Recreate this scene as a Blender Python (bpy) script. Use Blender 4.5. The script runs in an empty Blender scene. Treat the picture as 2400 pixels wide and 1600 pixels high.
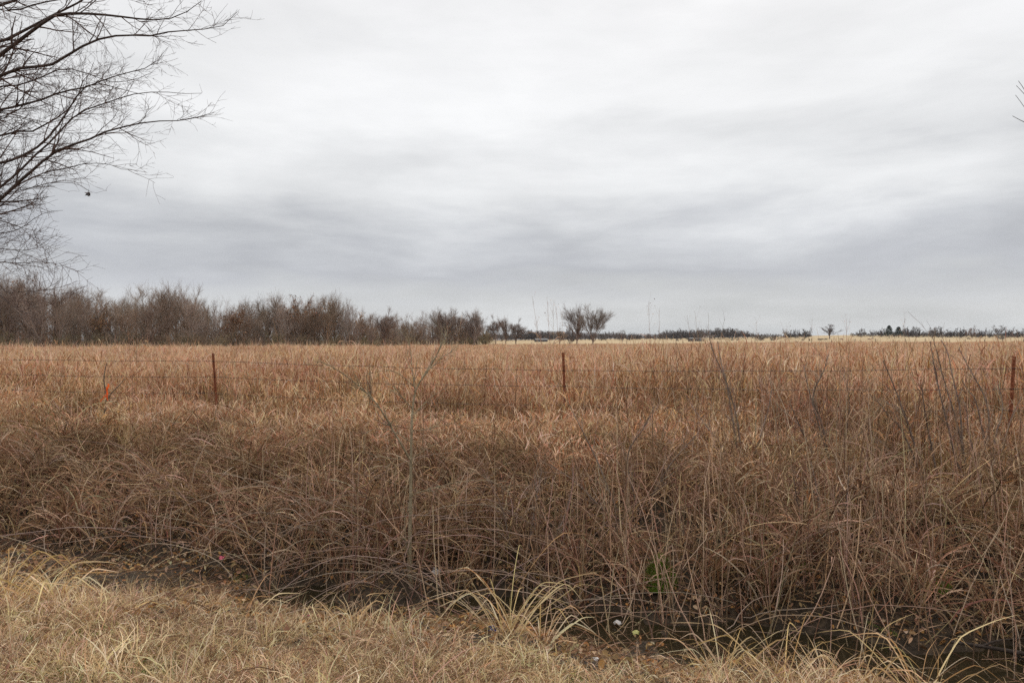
import bpy, bmesh, math, random
import numpy as np
from mathutils import Vector

SC = bpy.context.scene
COL = SC.collection
rng = np.random.default_rng(7)
random.seed(7)
R = math.radians
EYE = 1.70
F = 1600.0            # focal length in pixels of the 2400 x 1600 photograph (24 mm on a 36 mm frame)

# ------------------------------------------------------------------ camera
cam_d = bpy.data.cameras.new('camera')
cam = bpy.data.objects.new('camera', cam_d)
COL.objects.link(cam)
cam_d.sensor_width = 36.0
cam_d.lens = 24.0
cam_d.clip_start = 0.05
cam_d.clip_end = 12000
cam.location = (0, 0, EYE)
cam.rotation_euler = (R(90), 0, 0)
SC.camera = cam

# ------------------------------------------------------------------ render and exposure
SC.view_settings.view_transform = 'Standard'
SC.view_settings.look = 'None'
SC.view_settings.exposure = 0.0
SC.view_settings.gamma = 1.0
SC.view_settings.use_curve_mapping = False
SC.cycles.max_bounces = 4
SC.cycles.diffuse_bounces = 2
SC.cycles.use_light_tree = False
SC.cycles.glossy_bounces = 2
SC.cycles.transmission_bounces = 3
SC.cycles.transparent_max_bounces = 4
SC.cycles.volume_bounces = 0
SC.cycles.caustics_reflective = False
SC.cycles.caustics_refractive = False
SC.cycles.use_denoising = False
SC.cycles.pixel_filter_type = 'BLACKMAN_HARRIS'
SC.cycles.filter_width = 1.5

# ------------------------------------------------------------------ overcast sky
SUN_AZ, SUN_EL = 20.0, 42.0       # degrees right of the view direction, above the horizon
W = bpy.data.worlds.new('World')
SC.world = W
W.use_nodes = True
wt = W.node_tree
wt.nodes.clear()


def wn(kind, **kw):
    n = wt.nodes.new(kind)
    for k, v in kw.items():
        setattr(n, k, v)
    return n


def wl(a, b):
    wt.links.new(a, b)


def wmath(op, a, b=None, c=None, clamp=False):
    n = wn('ShaderNodeMath', operation=op)
    n.use_clamp = clamp
    for i, x in enumerate((a, b, c)):
        if x is None:
            continue
        if isinstance(x, (int, float)):
            n.inputs[i].default_value = x
        else:
            wl(x, n.inputs[i])
    return n.outputs[0]


sky = wn('ShaderNodeTexSky', sky_type='NISHITA')
sky.sun_disc = False
sky.sun_elevation = R(SUN_EL)
sky.sun_rotation = R(SUN_AZ)
tc = wn('ShaderNodeTexCoord')
sep = wn('ShaderNodeSeparateXYZ')
wl(tc.outputs['Generated'], sep.inputs[0])
X, Y, Z = sep.outputs
Zc = wmath('MAXIMUM', Z, 0.0)
den = wmath('ADD', Zc, 0.20)
cx = wmath('DIVIDE', X, den)
cy = wmath('DIVIDE', Y, den)
comb = wn('ShaderNodeCombineXYZ')
wl(cx, comb.inputs[0]); wl(cy, comb.inputs[1])
comb.inputs[2].default_value = 3.3


def wnoise(scale, detail, rough, dist, sx=1.0, sy=1.0, off=(0, 0, 0)):
    mp = wn('ShaderNodeMapping')
    mp.inputs['Scale'].default_value = (sx, sy, 1)
    mp.inputs['Location'].default_value = off
    wl(comb.outputs[0], mp.inputs[0])
    n = wn('ShaderNodeTexNoise')
    n.inputs['Scale'].default_value = scale
    n.inputs['Detail'].default_value = detail
    n.inputs['Roughness'].default_value = rough
    n.inputs['Distortion'].default_value = dist
    wl(mp.outputs[0], n.inputs['Vector'])
    return n.outputs['Fac']


n_big = wnoise(0.42, 3, 0.5, 0.3, off=(1.3, 0.4, 0))
n_mid = wnoise(1.25, 5, 0.50, 0.5, off=(4.2, 1.7, 0))
n_fine = wnoise(3.4, 5, 0.55, 0.3, off=(0.2, 7.1, 0))
mixn = wmath('ADD', wmath('MULTIPLY', n_big, 0.46), wmath('MULTIPLY', n_mid, 0.44))
mixn = wmath('ADD', mixn, wmath('MULTIPLY', n_fine, 0.10))
# rounded cloud heaps, seen from the side low in the sky
mp2 = wn('ShaderNodeMapping'); mp2.inputs['Scale'].default_value = (2.8, 2.8, 13.0); mp2.inputs['Location'].default_value = (.7, 2.3, .4)
wl(tc.outputs['Generated'], mp2.inputs[0])
nl_ = wn('ShaderNodeTexNoise'); nl_.inputs['Scale'].default_value = 1.0; nl_.inputs['Detail'].default_value = 6; nl_.inputs['Roughness'].default_value = 0.58; nl_.inputs['Distortion'].default_value = 0.15
wl(mp2.outputs[0], nl_.inputs['Vector'])
n_lump = nl_.outputs['Fac']
mixn = wmath('ADD', wmath('MULTIPLY', mixn, 0.58), wmath('MULTIPLY', n_lump, 0.42))
# cloud base: dull blue grey low down, lighter overhead, a paler slit near the horizon
ramp = wn('ShaderNodeValToRGB')
e = ramp.color_ramp.elements
e[0].position = 0.0; e[0].color = (0.64, 0.675, 0.70, 1)
e[1].position = 1.0; e[1].color = (0.80, 0.80, 0.80, 1)
for p, c in ((0.025, (0.73, 0.75, 0.765)), (0.05, (0.73, 0.745, 0.76)), (0.095, (0.575, 0.59, 0.63)), (0.14, (0.64, 0.655, 0.685)),
             (0.22, (0.78, 0.79, 0.80)), (0.32, (0.82, 0.825, 0.83)), (0.45, (0.76, 0.76, 0.765))):
    k = ramp.color_ramp.elements.new(p); k.color = (*c, 1)
wob = wmath('MULTIPLY', wmath('MULTIPLY', wmath('SUBTRACT', n_lump, 0.5), 0.30), wmath('MULTIPLY', Zc, 7.0, clamp=True))
wl(wmath('ADD', Zc, wob, clamp=True), ramp.inputs[0])
# light and dark cloud lumps
var = wmath('MULTIPLY_ADD', wmath('SUBTRACT', mixn, 0.5), 1.3, 1.0)
# the veiled sun makes its side of the sky brighter
sd = (math.sin(R(SUN_AZ)) * math.cos(R(SUN_EL)), math.cos(R(SUN_AZ)) * math.cos(R(SUN_EL)), math.sin(R(SUN_EL)))
dot = wn('ShaderNodeVectorMath', operation='DOT_PRODUCT')
wl(tc.outputs['Generated'], dot.inputs[0]); dot.inputs[1].default_value = sd
glow = wmath('POWER', wmath('MAXIMUM', dot.outputs['Value'], 0.0), 3.0)
gain = wmath('MULTIPLY', var, wmath('MULTIPLY_ADD', glow, 0.07, 0.95))
# an overcast sky is brightest overhead: about three times its horizon
gain = wmath('MULTIPLY', gain, wmath('MULTIPLY_ADD', wmath('POWER', Zc, 1.8), 1.30, 0.93))
cl = wn('ShaderNodeVectorMath', operation='SCALE')
wl(ramp.outputs[0], cl.inputs[0]); wl(gain, cl.inputs['Scale'])
nis = wn('ShaderNodeVectorMath', operation='SCALE')
wl(sky.outputs[0], nis.inputs[0]); nis.inputs['Scale'].default_value = 0.06
mixc = wn('ShaderNodeMix', data_type='RGBA')
mixc.inputs['Factor'].default_value = 0.94       # almost closed cloud cover
wl(nis.outputs[0], mixc.inputs['A']); wl(cl.outputs[0], mixc.inputs['B'])
bg = wn('ShaderNodeBackground')
bg.inputs['Strength'].default_value = 1.0
wl(mixc.outputs['Result'], bg.inputs['Color'])
wo = wn('ShaderNodeOutputWorld')
wl(bg.outputs[0], wo.inputs['Surface'])

sun_d = bpy.data.lights.new('sun', 'SUN')
sun_d.energy = 1.5
sun_d.angle = R(30)
sun_d.color = (1.0, 0.96, 0.90)
sun = bpy.data.objects.new('sun', sun_d)
COL.objects.link(sun)
sun.rotation_euler = Vector((-sd[0], -sd[1], -sd[2])).to_track_quat('-Z', 'Y').to_euler()


# ------------------------------------------------------------------ helpers
def tag(o, label=None, cat=None, group=None, kind=None):
    if label: o['label'] = label
    if cat: o['category'] = cat
    if group: o['group'] = group
    if kind: o['kind'] = kind
    return o


def pix(px, py, Yd):
    """A pixel of the photograph at distance Yd along the view axis."""
    return np.array(((px - 1200) / F * Yd, Yd, EYE - (py - 800) / F * Yd))


def smooth(x, a, b):
    t = np.clip((x - a) / (b - a), 0, 1)
    return t * t * (3 - 2 * t)


UX, UY = 0.968, -0.252           # along the fence and the ditch
VX, VY = 0.252, 0.968            # away from the road


def uv2xy(u, v):
    return u * UX + v * VX, u * UY + v * VY


PV = [-400, -3, 2.75, 3.35, 3.95, 4.7, 5.45, 5.95, 6.45, 6.75, 7.1, 8.2, 9.5, 11, 30]
PH = [.10, .04, .0, -.05, -.20, -.49, -.80, -.99, -1.03, -.88, -.68, -.30, -.10, -.03, 0]
TY = np.array([0, 11, 60, 120, 190, 450, 560, 680, 900, 4000, 9000.])
TA = np.array([-.75, 0, .2, .45, .75])
TT = np.array([[0, 0, 0, 0, 0], [0, 0, 0, 0, 0], [-.15, 0, .05, .15, .2], [-.25, -.05, .1, .4, .5], [-.25, 0, .2, .8, .9],
               [0, .6, 1.2, 2.0, 2.3], [0, 1.0, 1.8, 3.0, 3.4], [0, 2.4, 4.0, 6.9, 7.6], [1, 3.4, 5.4, 9.5, 10.5], [2, 4, 7, 12, 13], [2, 4, 7, 12, 13.]])


def height(x, y):
    x = np.asarray(x, float); y = np.asarray(y, float)
    u = x * UX + y * UY
    v = x * VX + y * VY
    near = smooth(v, 14, 9)
    w = (0.035 * np.clip(u, -6, 6) * smooth(v, 6.5, 4) + 0.10 * np.sin(u * 1.1 + 0.5) + 0.07 * np.sin(u * 2.7 + 1.9) + 0.04 * np.sin(u * 6.1)) * near
    h = np.interp(v + w, PV, PH)
    rough = smooth(v, 4.2, 5.2) * smooth(v, 10.5, 9)
    h = h + rough * (0.05 * np.sin(x * 3.1 + y * 1.7) + 0.04 * np.sin(x * 5.3 - y * 4.1 + 1) + 0.025 * np.sin(x * 11 + y * 9))
    h = h + 0.012 * np.sin(x * 2.3 + 0.7) * np.sin(y * 2.9) * near
    # low mud bar at the foot of the sapling, and a slump of the far bank on the left
    h = h + 0.17 * np.exp(-(((x + 1.15) / 0.55) ** 2 + ((y - 7.05) / 0.35) ** 2))
    h = h + 0.26 * np.exp(-(((x + 4.6) / 1.9) ** 2 + ((y - 7.2) / 0.8) ** 2))
    a = np.clip(x / np.maximum(y, 5.0), TA[0], TA[-1])
    yy = np.clip(y, 0, 9000)
    i = np.clip(np.searchsorted(TY, yy, side='right') - 1, 0, len(TY) - 2)
    j = np.clip(np.searchsorted(TA, a, side='right') - 1, 0, len(TA) - 2)
    fy = (yy - TY[i]) / (TY[i + 1] - TY[i])
    fy = np.clip(fy, 0, 1)
    fa = (a - TA[j]) / (TA[j + 1] - TA[j])
    t = (TT[i, j] * (1 - fa) + TT[i, j + 1] * fa) * (1 - fy) + (TT[i + 1, j] * (1 - fa) + TT[i + 1, j + 1] * fa) * fy
    far = smooth(y, 250, 700) * (0.5 * np.sin(x * .021 + 1) * np.sin(y * .013) + .25 * np.sin(x * .06 + y * .03))
    return h + t + far


def H1(x, y):
    return float(height(x, y))


class Geo:
    """Collects vertices, quads, triangles and vertex colours for ONE mesh."""
    def __init__(s):
        s.v, s.q, s.t, s.c, s.n = [], [], [], [], 0

    def add(s, v, q=None, t=None, c=(.3, .3, .3)):
        v = np.asarray(v, float).reshape(-1, 3)
        c = np.asarray(c, float)
        if c.ndim == 1: c = np.broadcast_to(c, (len(v), 3))
        s.v.append(v); s.c.append(c.reshape(-1, 3))
        if q is not None and len(q): s.q.append(np.asarray(q, np.int64).reshape(-1, 4) + s.n)
        if t is not None and len(t): s.t.append(np.asarray(t, np.int64).reshape(-1, 3) + s.n)
        s.n += len(v)
        return s

    def mesh(s, name, mat, smooth_shade=True):
        me = bpy.data.meshes.new(name)
        v = np.concatenate(s.v); c = np.concatenate(s.c)
        q = np.concatenate(s.q) if s.q else np.zeros((0, 4), np.int64)
        t = np.concatenate(s.t) if s.t else np.zeros((0, 3), np.int64)
        me.vertices.add(len(v)); me.vertices.foreach_set('co', v.astype(np.float32).ravel())
        loops = np.concatenate([q.ravel(), t.ravel()])
        me.loops.add(len(loops)); me.loops.foreach_set('vertex_index', loops.astype(np.int32))
        st = np.concatenate([np.arange(len(q)) * 4, len(q) * 4 + np.arange(len(t)) * 3])
        me.polygons.add(len(st)); me.polygons.foreach_set('loop_start', st.astype(np.int32))
        me.polygons.foreach_set('use_smooth', np.full(len(st), smooth_shade))
        me.update(calc_edges=True)
        at = me.attributes.new('Col', 'FLOAT_COLOR', 'POINT')
        at.data.foreach_set('color', np.concatenate([c, np.ones((len(c), 1))], 1).astype(np.float32).ravel())
        me.materials.append(mat)
        return me

    def build(s, name, mat, parent=None, smooth_shade=True):
        o = bpy.data.objects.new(name, s.mesh(name, mat, smooth_shade))
        COL.objects.link(o)
        if parent: o.parent = parent
        return o


def empty(name, loc=(0, 0, 0), rz=0.0):
    o = bpy.data.objects.new(name, None)
    COL.objects.link(o)
    o.empty_display_size = 0.2
    o.location = loc
    o.rotation_euler = (0, 0, rz)
    return o


def nrm(a):
    return a / np.maximum(np.linalg.norm(a, axis=-1, keepdims=True), 1e-9)


def tubes(g, P, Rd, col, sides=3):
    """P (N,K,3) centre lines, Rd (N,K) radii, col (N,3) or (N,K,3)."""
    P = np.asarray(P, float)
    N, K = P.shape[:2]
    if N == 0: return
    T = nrm(np.gradient(P, axis=1))
    ref = np.zeros((N, 1, 3)); m = nrm(P[:, -1] - P[:, 0])
    ref[:, 0] = np.where(np.abs(m[:, 2:3]) > 0.8, [1.0, 0.13, 0], [0.0, 0.1, 1.0])
    A = nrm(np.cross(T, ref)); B = np.cross(T, A)
    ang = np.arange(sides) / sides * 2 * math.pi
    V = P[:, :, None] + Rd[:, :, None, None] * (A[:, :, None] * np.cos(ang)[:, None] + B[:, :, None] * np.sin(ang)[:, None])
    base = (np.arange(N) * K * sides)[:, None, None] + (np.arange(K - 1) * sides)[None, :, None]
    k = np.arange(sides)[None, None]; k2 = (k + 1) % sides
    q = np.stack([base + k, base + k2, base + k2 + sides, base + k + sides], -1).reshape(-1, 4)
    col = np.asarray(col, float)
    if col.ndim == 1: col = np.broadcast_to(col, (N, 3))
    if col.ndim == 2: col = np.broadcast_to(col[:, None], (N, K, 3))
    c = np.broadcast_to(col[:, :, None], (N, K, sides, 3)).reshape(-1, 3)
    g.add(V.reshape(-1, 3), q=q, c=c)


def ribbons(g, P, Wd, col, twist=None, r=rng):
    """Flat blades: P (N,K,3) centre lines, Wd (N,K) half widths."""
    P = np.asarray(P, float)
    N, K = P.shape[:2]
    if N == 0: return
    T = nrm(np.gradient(P, axis=1))
    a0 = r.uniform(0, 2 * math.pi, (N, 1))
    tw = r.uniform(-1.5, 1.5, (N, 1)) if twist is None else twist
    a = a0 + tw * np.linspace(0, 1, K)[None]
    ref = np.stack([np.cos(a), np.sin(a), 0.3 * np.sin(a * 1.7)], -1)
    S = nrm(np.cross(T, ref))
    V = np.stack([P - S * Wd[..., None], P + S * Wd[..., None]], 2)
    base = (np.arange(N) * K * 2)[:, None] + (np.arange(K - 1) * 2)[None]
    q = np.stack([base, base + 1, base + 3, base + 2], -1).reshape(-1, 4)
    col = np.asarray(col, float)
    if col.ndim == 1: col = np.broadcast_to(col, (N, 3))
    if col.ndim == 2: col = np.broadcast_to(col[:, None], (N, K, 3))
    c = np.broadcast_to(col[:, :, None], (N, K, 2, 3)).reshape(-1, 3)
    g.add(V.reshape(-1, 3), q=q, c=c)


def curves(N, K, L, th0, th1, p=1.3, phi=None, dphi=0.0, wig=0.0, root=None, kink=None, r=rng):
    """Centre lines that start th0 from the vertical and end th1 from it (radians); kink = (place, angle)."""
    t = np.linspace(0, 1, K)[None]
    f = lambda x: np.broadcast_to(np.asarray(x, float), (N,))[:, None]
    th = f(th0) + (f(th1) - f(th0)) * t ** p
    if kink is not None:
        th = th + f(kink[1]) / (1 + np.exp(-(t - f(kink[0])) * 45))
    ph = (r.uniform(0, 2 * math.pi, N)[:, None] if phi is None else f(phi)) + f(dphi) * t
    if wig:
        ph = ph + wig * np.cumsum(r.normal(0, 1, (N, K)), 1) / math.sqrt(K)
        th = th + wig * 0.6 * np.cumsum(r.normal(0, 1, (N, K)), 1) / math.sqrt(K)
    d = np.stack([np.sin(th) * np.cos(ph), np.sin(th) * np.sin(ph), np.cos(th)], -1)
    step = d * (f(L) / (K - 1))[..., None]
    P = np.concatenate([np.zeros((N, 1, 3)), np.cumsum(step[:, :-1], 1)], 1)
    if root is not None: P = P + np.asarray(root)[:, None]
    return P


def disc(N, rad, r=rng):
    a = r.uniform(0, 2 * math.pi, N); d = rad * np.sqrt(r.uniform(0, 1, N))
    return np.stack([np.cos(a) * d, np.sin(a) * d, np.zeros(N)], -1)


def pick(pal, N, jit=0.12, r=rng, w=None):
    pal = np.asarray(pal, float)
    i = r.choice(len(pal), N, p=w)
    k = r.uniform(1 - jit, 1 + jit, (N, 1)) * (1 + r.normal(0, jit * 0.25, (N, 3)))
    c = pal[i] * k
    l = c.mean(-1, keepdims=True)
    return np.clip(l + (c - l) * 1.09, 0.004, 0.9)


def box(g, cx, cy, cz, sx, sy, sz, c=(.3, .3, .3)):
    x, y, z = sx / 2, sy / 2, sz / 2
    v = np.array([[a * x + cx, b * y + cy, d * z + cz] for d in (-1, 1) for a, b in ((-1, -1), (1, -1), (1, 1), (-1, 1))])
    g.add(v, q=[[3, 2, 1, 0], [4, 5, 6, 7], [0, 1, 5, 4], [1, 2, 6, 5], [2, 3, 7, 6], [3, 0, 4, 7]], c=c)


def resample(pts, K):
    pts = np.asarray(pts, float)
    # smooth Catmull-Rom path through the points, K samples even in length
    P = np.concatenate([[2 * pts[0] - pts[1]], pts, [2 * pts[-1] - pts[-2]]])
    out = []
    for i in range(1, len(P) - 2):
        t = np.linspace(0, 1, 12, endpoint=False)[:, None]
        a, b, c, d = P[i - 1:i + 3]
        out.append(.5 * (2 * b + (c - a) * t + (2 * a - 5 * b + 4 * c - d) * t ** 2 + (3 * b - a - 3 * c + d) * t ** 3))
    out.append(pts[-1:])
    out = np.concatenate(out)
    s = np.concatenate([[0], np.cumsum(np.linalg.norm(np.diff(out, axis=0), axis=1))])
    q = np.linspace(0, s[-1], K)
    return np.stack([np.interp(q, s, out[:, k]) for k in range(3)], -1)


# ------------------------------------------------------------------ materials
def mat_nodes(name):
    m = bpy.data.materials.new(name)
    m.use_nodes = True
    nt = m.node_tree
    nt.nodes.clear()
    out = nt.nodes.new('ShaderNodeOutputMaterial')
    return m, nt, out


def mat_blade(name, transl=0.22, hue=0.012, val=0.22, rough=0.7):
    """Dry grass, stems and leaves: colour from the blade's own vertex colour, varied from plant to plant."""
    m, nt, out = mat_nodes(name)
    at = nt.nodes.new('ShaderNodeAttribute'); at.attribute_name = 'Col'
    oi = nt.nodes.new('ShaderNodeObjectInfo')
    hs = nt.nodes.new('ShaderNodeHueSaturation')
    mr = nt.nodes.new('ShaderNodeMapRange')
    mr.inputs['To Min'].default_value = 1 - val; mr.inputs['To Max'].default_value = 1 + val
    nt.links.new(oi.outputs['Random'], mr.inputs['Value'])
    nt.links.new(mr.outputs[0], hs.inputs['Value'])
    mr2 = nt.nodes.new('ShaderNodeMath'); mr2.operation = 'MULTIPLY_ADD'
    fr = nt.nodes.new('ShaderNodeMath'); fr.operation = 'FRACT'
    ml = nt.nodes.new('ShaderNodeMath'); ml.operation = 'MULTIPLY'; ml.inputs[1].default_value = 17.3
    nt.links.new(oi.outputs['Random'], ml.inputs[0]); nt.links.new(ml.outputs[0], fr.inputs[0])
    nt.links.new(fr.outputs[0], mr2.inputs[0]); mr2.inputs[1].default_value = 2 * hue; mr2.inputs[2].default_value = 0.5 - hue
    nt.links.new(mr2.outputs[0], hs.inputs['Hue'])
    nt.links.new(at.outputs['Color'], hs.inputs['Color'])
    d = nt.nodes.new('ShaderNodeBsdfDiffuse')
    nt.links.new(hs.outputs[0], d.inputs['Color'])
    if transl > 0:
        tr = nt.nodes.new('ShaderNodeBsdfTranslucent')
        nt.links.new(hs.outputs[0], tr.inputs['Color'])
        mx = nt.nodes.new('ShaderNodeMixShader'); mx.inputs[0].default_value = transl
        nt.links.new(d.outputs[0], mx.inputs[1]); nt.links.new(tr.outputs[0], mx.inputs[2])
        nt.links.new(mx.outputs[0], out.inputs[0])
    else:
        nt.links.new(d.outputs[0], out.inputs[0])
    return m


def mat_ground(name, cols, scale=3.0, detail=8, bump=0.4, rough=0.9, bscale=30.0, stretch=(1, 1, 1), spec=0.2):
    m, nt, out = mat_nodes(name)
    tcn = nt.nodes.new('ShaderNodeTexCoord')
    mp = nt.nodes.new('ShaderNodeMapping'); mp.inputs['Scale'].default_value = stretch
    nt.links.new(tcn.outputs['Object'], mp.inputs[0])
    n = nt.nodes.new('ShaderNodeTexNoise')
    n.inputs['Scale'].default_value = scale; n.inputs['Detail'].default_value = detail; n.inputs['Roughness'].default_value = 0.65
    nt.links.new(mp.outputs[0], n.inputs['Vector'])
    rp = nt.nodes.new('ShaderNodeValToRGB')
    el = rp.color_ramp.elements
    lo, hi = 0.30, 0.70
    for i, c in enumerate(cols):
        p = lo + (hi - lo) * i / (len(cols) - 1)
        k = el[i] if i < 2 else el.new(p)
        k.position = p; k.color = (*c, 1)
    for i, c in enumerate(cols):
        el[i].position = lo + (hi - lo) * i / (len(cols) - 1); el[i].color = (*c, 1)
    nt.links.new(n.outputs['Fac'], rp.inputs[0])
    b = nt.nodes.new('ShaderNodeBsdfPrincipled')
    b.inputs['Roughness'].default_value = rough
    b.inputs['Specular IOR Level'].default_value = spec
    nt.links.new(rp.outputs[0], b.inputs['Base Color'])
    n2 = nt.nodes.new('ShaderNodeTexNoise'); n2.inputs['Scale'].default_value = bscale; n2.inputs['Detail'].default_value = 6
    nt.links.new(tcn.outputs['Object'], n2.inputs['Vector'])
    bp = nt.nodes.new('ShaderNodeBump'); bp.inputs['Strength'].default_value = bump; bp.inputs['Distance'].default_value = 0.03
    nt.links.new(n2.outputs['Fac'], bp.inputs['Height']); nt.links.new(bp.outputs[0], b.inputs['Normal'])
    nt.links.new(b.outputs[0], out.inputs[0])
    return m


def mat_bark(name, cols, scale=14.0, use_col=False):
    return mat_ground(name, cols, scale=scale, bump=0.5, bscale=60, stretch=(1, 1, 0.35))


def mat_plain(name, col, rough=0.6, metal=0.0, spec=0.4, transl=0.0, noise=0.25, nscale=20):
    a = np.array(col)
    m = mat_ground(name, [tuple(a * (1 - noise)), tuple(a), tuple(np.minimum(a * (1 + noise), .95))], scale=nscale, bump=0.15, rough=rough, bscale=80, spec=spec)
    m.node_tree.nodes['Principled BSDF'].inputs['Metallic'].default_value = metal
    return m


M_GRASS = mat_blade('dry_field_grass')
M_STRAW = mat_blade('straw_grass', transl=0.25, hue=0.015, val=0.2)
M_CANE = mat_blade('woody_cane', transl=0.0, hue=0.015, val=0.25, rough=0.75)
M_LEAF = mat_blade('dead_leaf', transl=0.15, hue=0.02, val=0.3)
M_TWIG = mat_blade('bare_twig', transl=0.0, hue=0.01, val=0.15, rough=0.85)
M_MOSS = mat_blade('green_moss', transl=0.2, hue=0.02, val=0.2)
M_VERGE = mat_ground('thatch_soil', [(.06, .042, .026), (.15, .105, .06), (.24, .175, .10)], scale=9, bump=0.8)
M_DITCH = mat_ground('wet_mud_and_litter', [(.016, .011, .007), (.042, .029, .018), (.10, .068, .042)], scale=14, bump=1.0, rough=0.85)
M_FIELD = mat_ground('field_thatch', [(.20, .115, .060), (.30, .17, .09), (.37, .225, .125)], scale=.6, bump=0.6, bscale=5)
M_PAST = mat_ground('mown_pasture', [(.30, .205, .10), (.40, .29, .155), (.48, .37, .21)], scale=.02, detail=6, bump=0.1, stretch=(.35, 1.6, 1))


# ------------------------------------------------------------------ the ground
def grow_steps(a, b, first, ratio):
    out, s = [a], first
    sign = 1 if b > a else -1
    while (out[-1] - b) * sign < 0:
        out.append(out[-1] + sign * s); s *= ratio
    out[-1] = b
    return out


vs = sorted(set(list(np.round(np.arange(-6, 14.01, 0.14), 3)) + grow_steps(14, 7000, .2, 1.06) + grow_steps(-6, -200, .4, 1.3)))
us = sorted(set(list(np.round(np.arange(-15, 15.01, 0.2), 3)) + grow_steps(15, 5200, .3, 1.09) + grow_steps(-15, -5200, .3, 1.09)))
vs, us = np.array(vs), np.array(us)


def ground_piece(name, v0, v1, mat, label):
    i0, i1 = np.searchsorted(vs, v0), np.searchsorted(vs, v1)
    vv = vs[i0:i1 + 1]
    U, V = np.meshgrid(us, vv)
    x, y = uv2xy(U, V)
    z = height(x, y)
    n, m = len(vv), len(us)
    idx = np.arange(n * m).reshape(n, m)
    q = np.stack([idx[:-1, :-1], idx[:-1, 1:], idx[1:, 1:], idx[1:, :-1]], -1).reshape(-1, 4)
    o = Geo().add(np.stack([x, y, z], -1), q=q).build(name, mat)
    return tag(o, label, None, None, 'structure')


vbig = vs[np.searchsorted(vs, 195)]
ground_piece('roadside_verge', vs[0], vs[np.searchsorted(vs, 3.4)], M_VERGE, 'mown straw coloured roadside verge')
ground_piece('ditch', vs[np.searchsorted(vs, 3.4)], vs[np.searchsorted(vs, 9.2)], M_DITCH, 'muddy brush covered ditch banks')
ground_piece('field', vs[np.searchsorted(vs, 9.2)], vbig, M_FIELD, 'reddish tan field behind the wire fence')
ground_piece('far_pasture', vbig, vs[-1], M_PAST, 'pale mown pasture beyond the field')

# ditch water
WATER_Z = -0.925
m, nt, out = mat_nodes('murky_water')
b = nt.nodes.new('ShaderNodeBsdfPrincipled')
b.inputs['Base Color'].default_value = (.022, .017, .009, 1)
b.inputs['Roughness'].default_value = 0.06
b.inputs['IOR'].default_value = 1.33
tcn = nt.nodes.new('ShaderNodeTexCoord')
nz = nt.nodes.new('ShaderNodeTexNoise'); nz.inputs['Scale'].default_value = 7; nz.inputs['Detail'].default_value = 3
nt.links.new(tcn.outputs['Object'], nz.inputs['Vector'])
bp = nt.nodes.new('ShaderNodeBump'); bp.inputs['Strength'].default_value = .08; bp.inputs['Distance'].default_value = .02
nt.links.new(nz.outputs['Fac'], bp.inputs['Height']); nt.links.new(bp.outputs[0], b.inputs['Normal'])
nt.links.new(b.outputs[0], out.inputs[0])
M_WATER = m
uu = np.linspace(-15, 15, 61)
wv = []
for s in (5.2, 6.4, 7.6):
    x, y = uv2xy(uu, np.full_like(uu, s)); wv.append(np.stack([x, y, np.full_like(uu, WATER_Z)], -1))
wv = np.stack(wv)
idx = np.arange(3 * 61).reshape(3, 61)
q = np.stack([idx[:-1, :-1], idx[:-1, 1:], idx[1:, 1:], idx[1:, :-1]], -1).reshape(-1, 4)
tag(Geo().add(wv, q=q).build('water', M_WATER), 'still dark brown water in the ditch', None, None, 'structure')


# ------------------------------------------------------------------ scattering (uncountable ground cover only)
def scatter(name, meshes, pts, rotz, tilt, scl, label, cat, sclz=None):
    pc = bpy.data.collections.new(name + '_kinds')
    for i, me in enumerate(meshes):
        po = bpy.data.objects.new('%s_kind_%03d' % (name, i), me)
        pc.objects.link(po)
    N = len(pts)
    me = bpy.data.meshes.new(name)
    me.vertices.add(N)
    me.vertices.foreach_set('co', np.asarray(pts, np.float32).ravel())
    a = me.attributes.new('rot', 'FLOAT_VECTOR', 'POINT')
    a.data.foreach_set('vector', np.stack([tilt[0], tilt[1], rotz], -1).astype(np.float32).ravel())
    a = me.attributes.new('scl', 'FLOAT_VECTOR', 'POINT')
    sz = scl if sclz is None else sclz
    a.data.foreach_set('vector', np.stack([scl, scl, sz], -1).astype(np.float32).ravel())
    a = me.attributes.new('kind_index', 'INT', 'POINT')
    a.data.foreach_set('value', rng.integers(0, len(meshes), N).astype(np.int32))
    me.update()
    o = bpy.data.objects.new(name, me)
    COL.objects.link(o)
    ng = bpy.data.node_groups.new(name, 'GeometryNodeTree')
    ng.interface.new_socket('Geometry', in_out='INPUT', socket_type='NodeSocketGeometry')
    ng.interface.new_socket('Geometry', in_out='OUTPUT', socket_type='NodeSocketGeometry')
    gi = ng.nodes.new('NodeGroupInput'); go = ng.nodes.new('NodeGroupOutput')
    ci = ng.nodes.new('GeometryNodeCollectionInfo')
    ci.inputs['Collection'].default_value = pc
    ci.inputs['Separate Children'].default_value = True
    ci.inputs['Reset Children'].default_value = True
    ip = ng.nodes.new('GeometryNodeInstanceOnPoints')
    ip.inputs['Pick Instance'].default_value = True

    def named(nm, dt):
        n = ng.nodes.new('GeometryNodeInputNamedAttribute'); n.data_type = dt
        n.inputs['Name'].default_value = nm
        return n.outputs['Attribute']
    ng.links.new(gi.outputs[0], ip.inputs['Points'])
    ng.links.new(ci.outputs[0], ip.inputs['Instance'])
    ng.links.new(named('kind_index', 'INT'), ip.inputs['Instance Index'])
    ng.links.new(named('rot', 'FLOAT_VECTOR'), ip.inputs['Rotation'])
    ng.links.new(named('scl', 'FLOAT_VECTOR'), ip.inputs['Scale'])
    ng.links.new(ip.outputs[0], go.inputs[0])
    md = o.modifiers.new('scatter', 'NODES'); md.node_group = ng
    return tag(o, label, cat, None, 'stuff')


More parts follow.
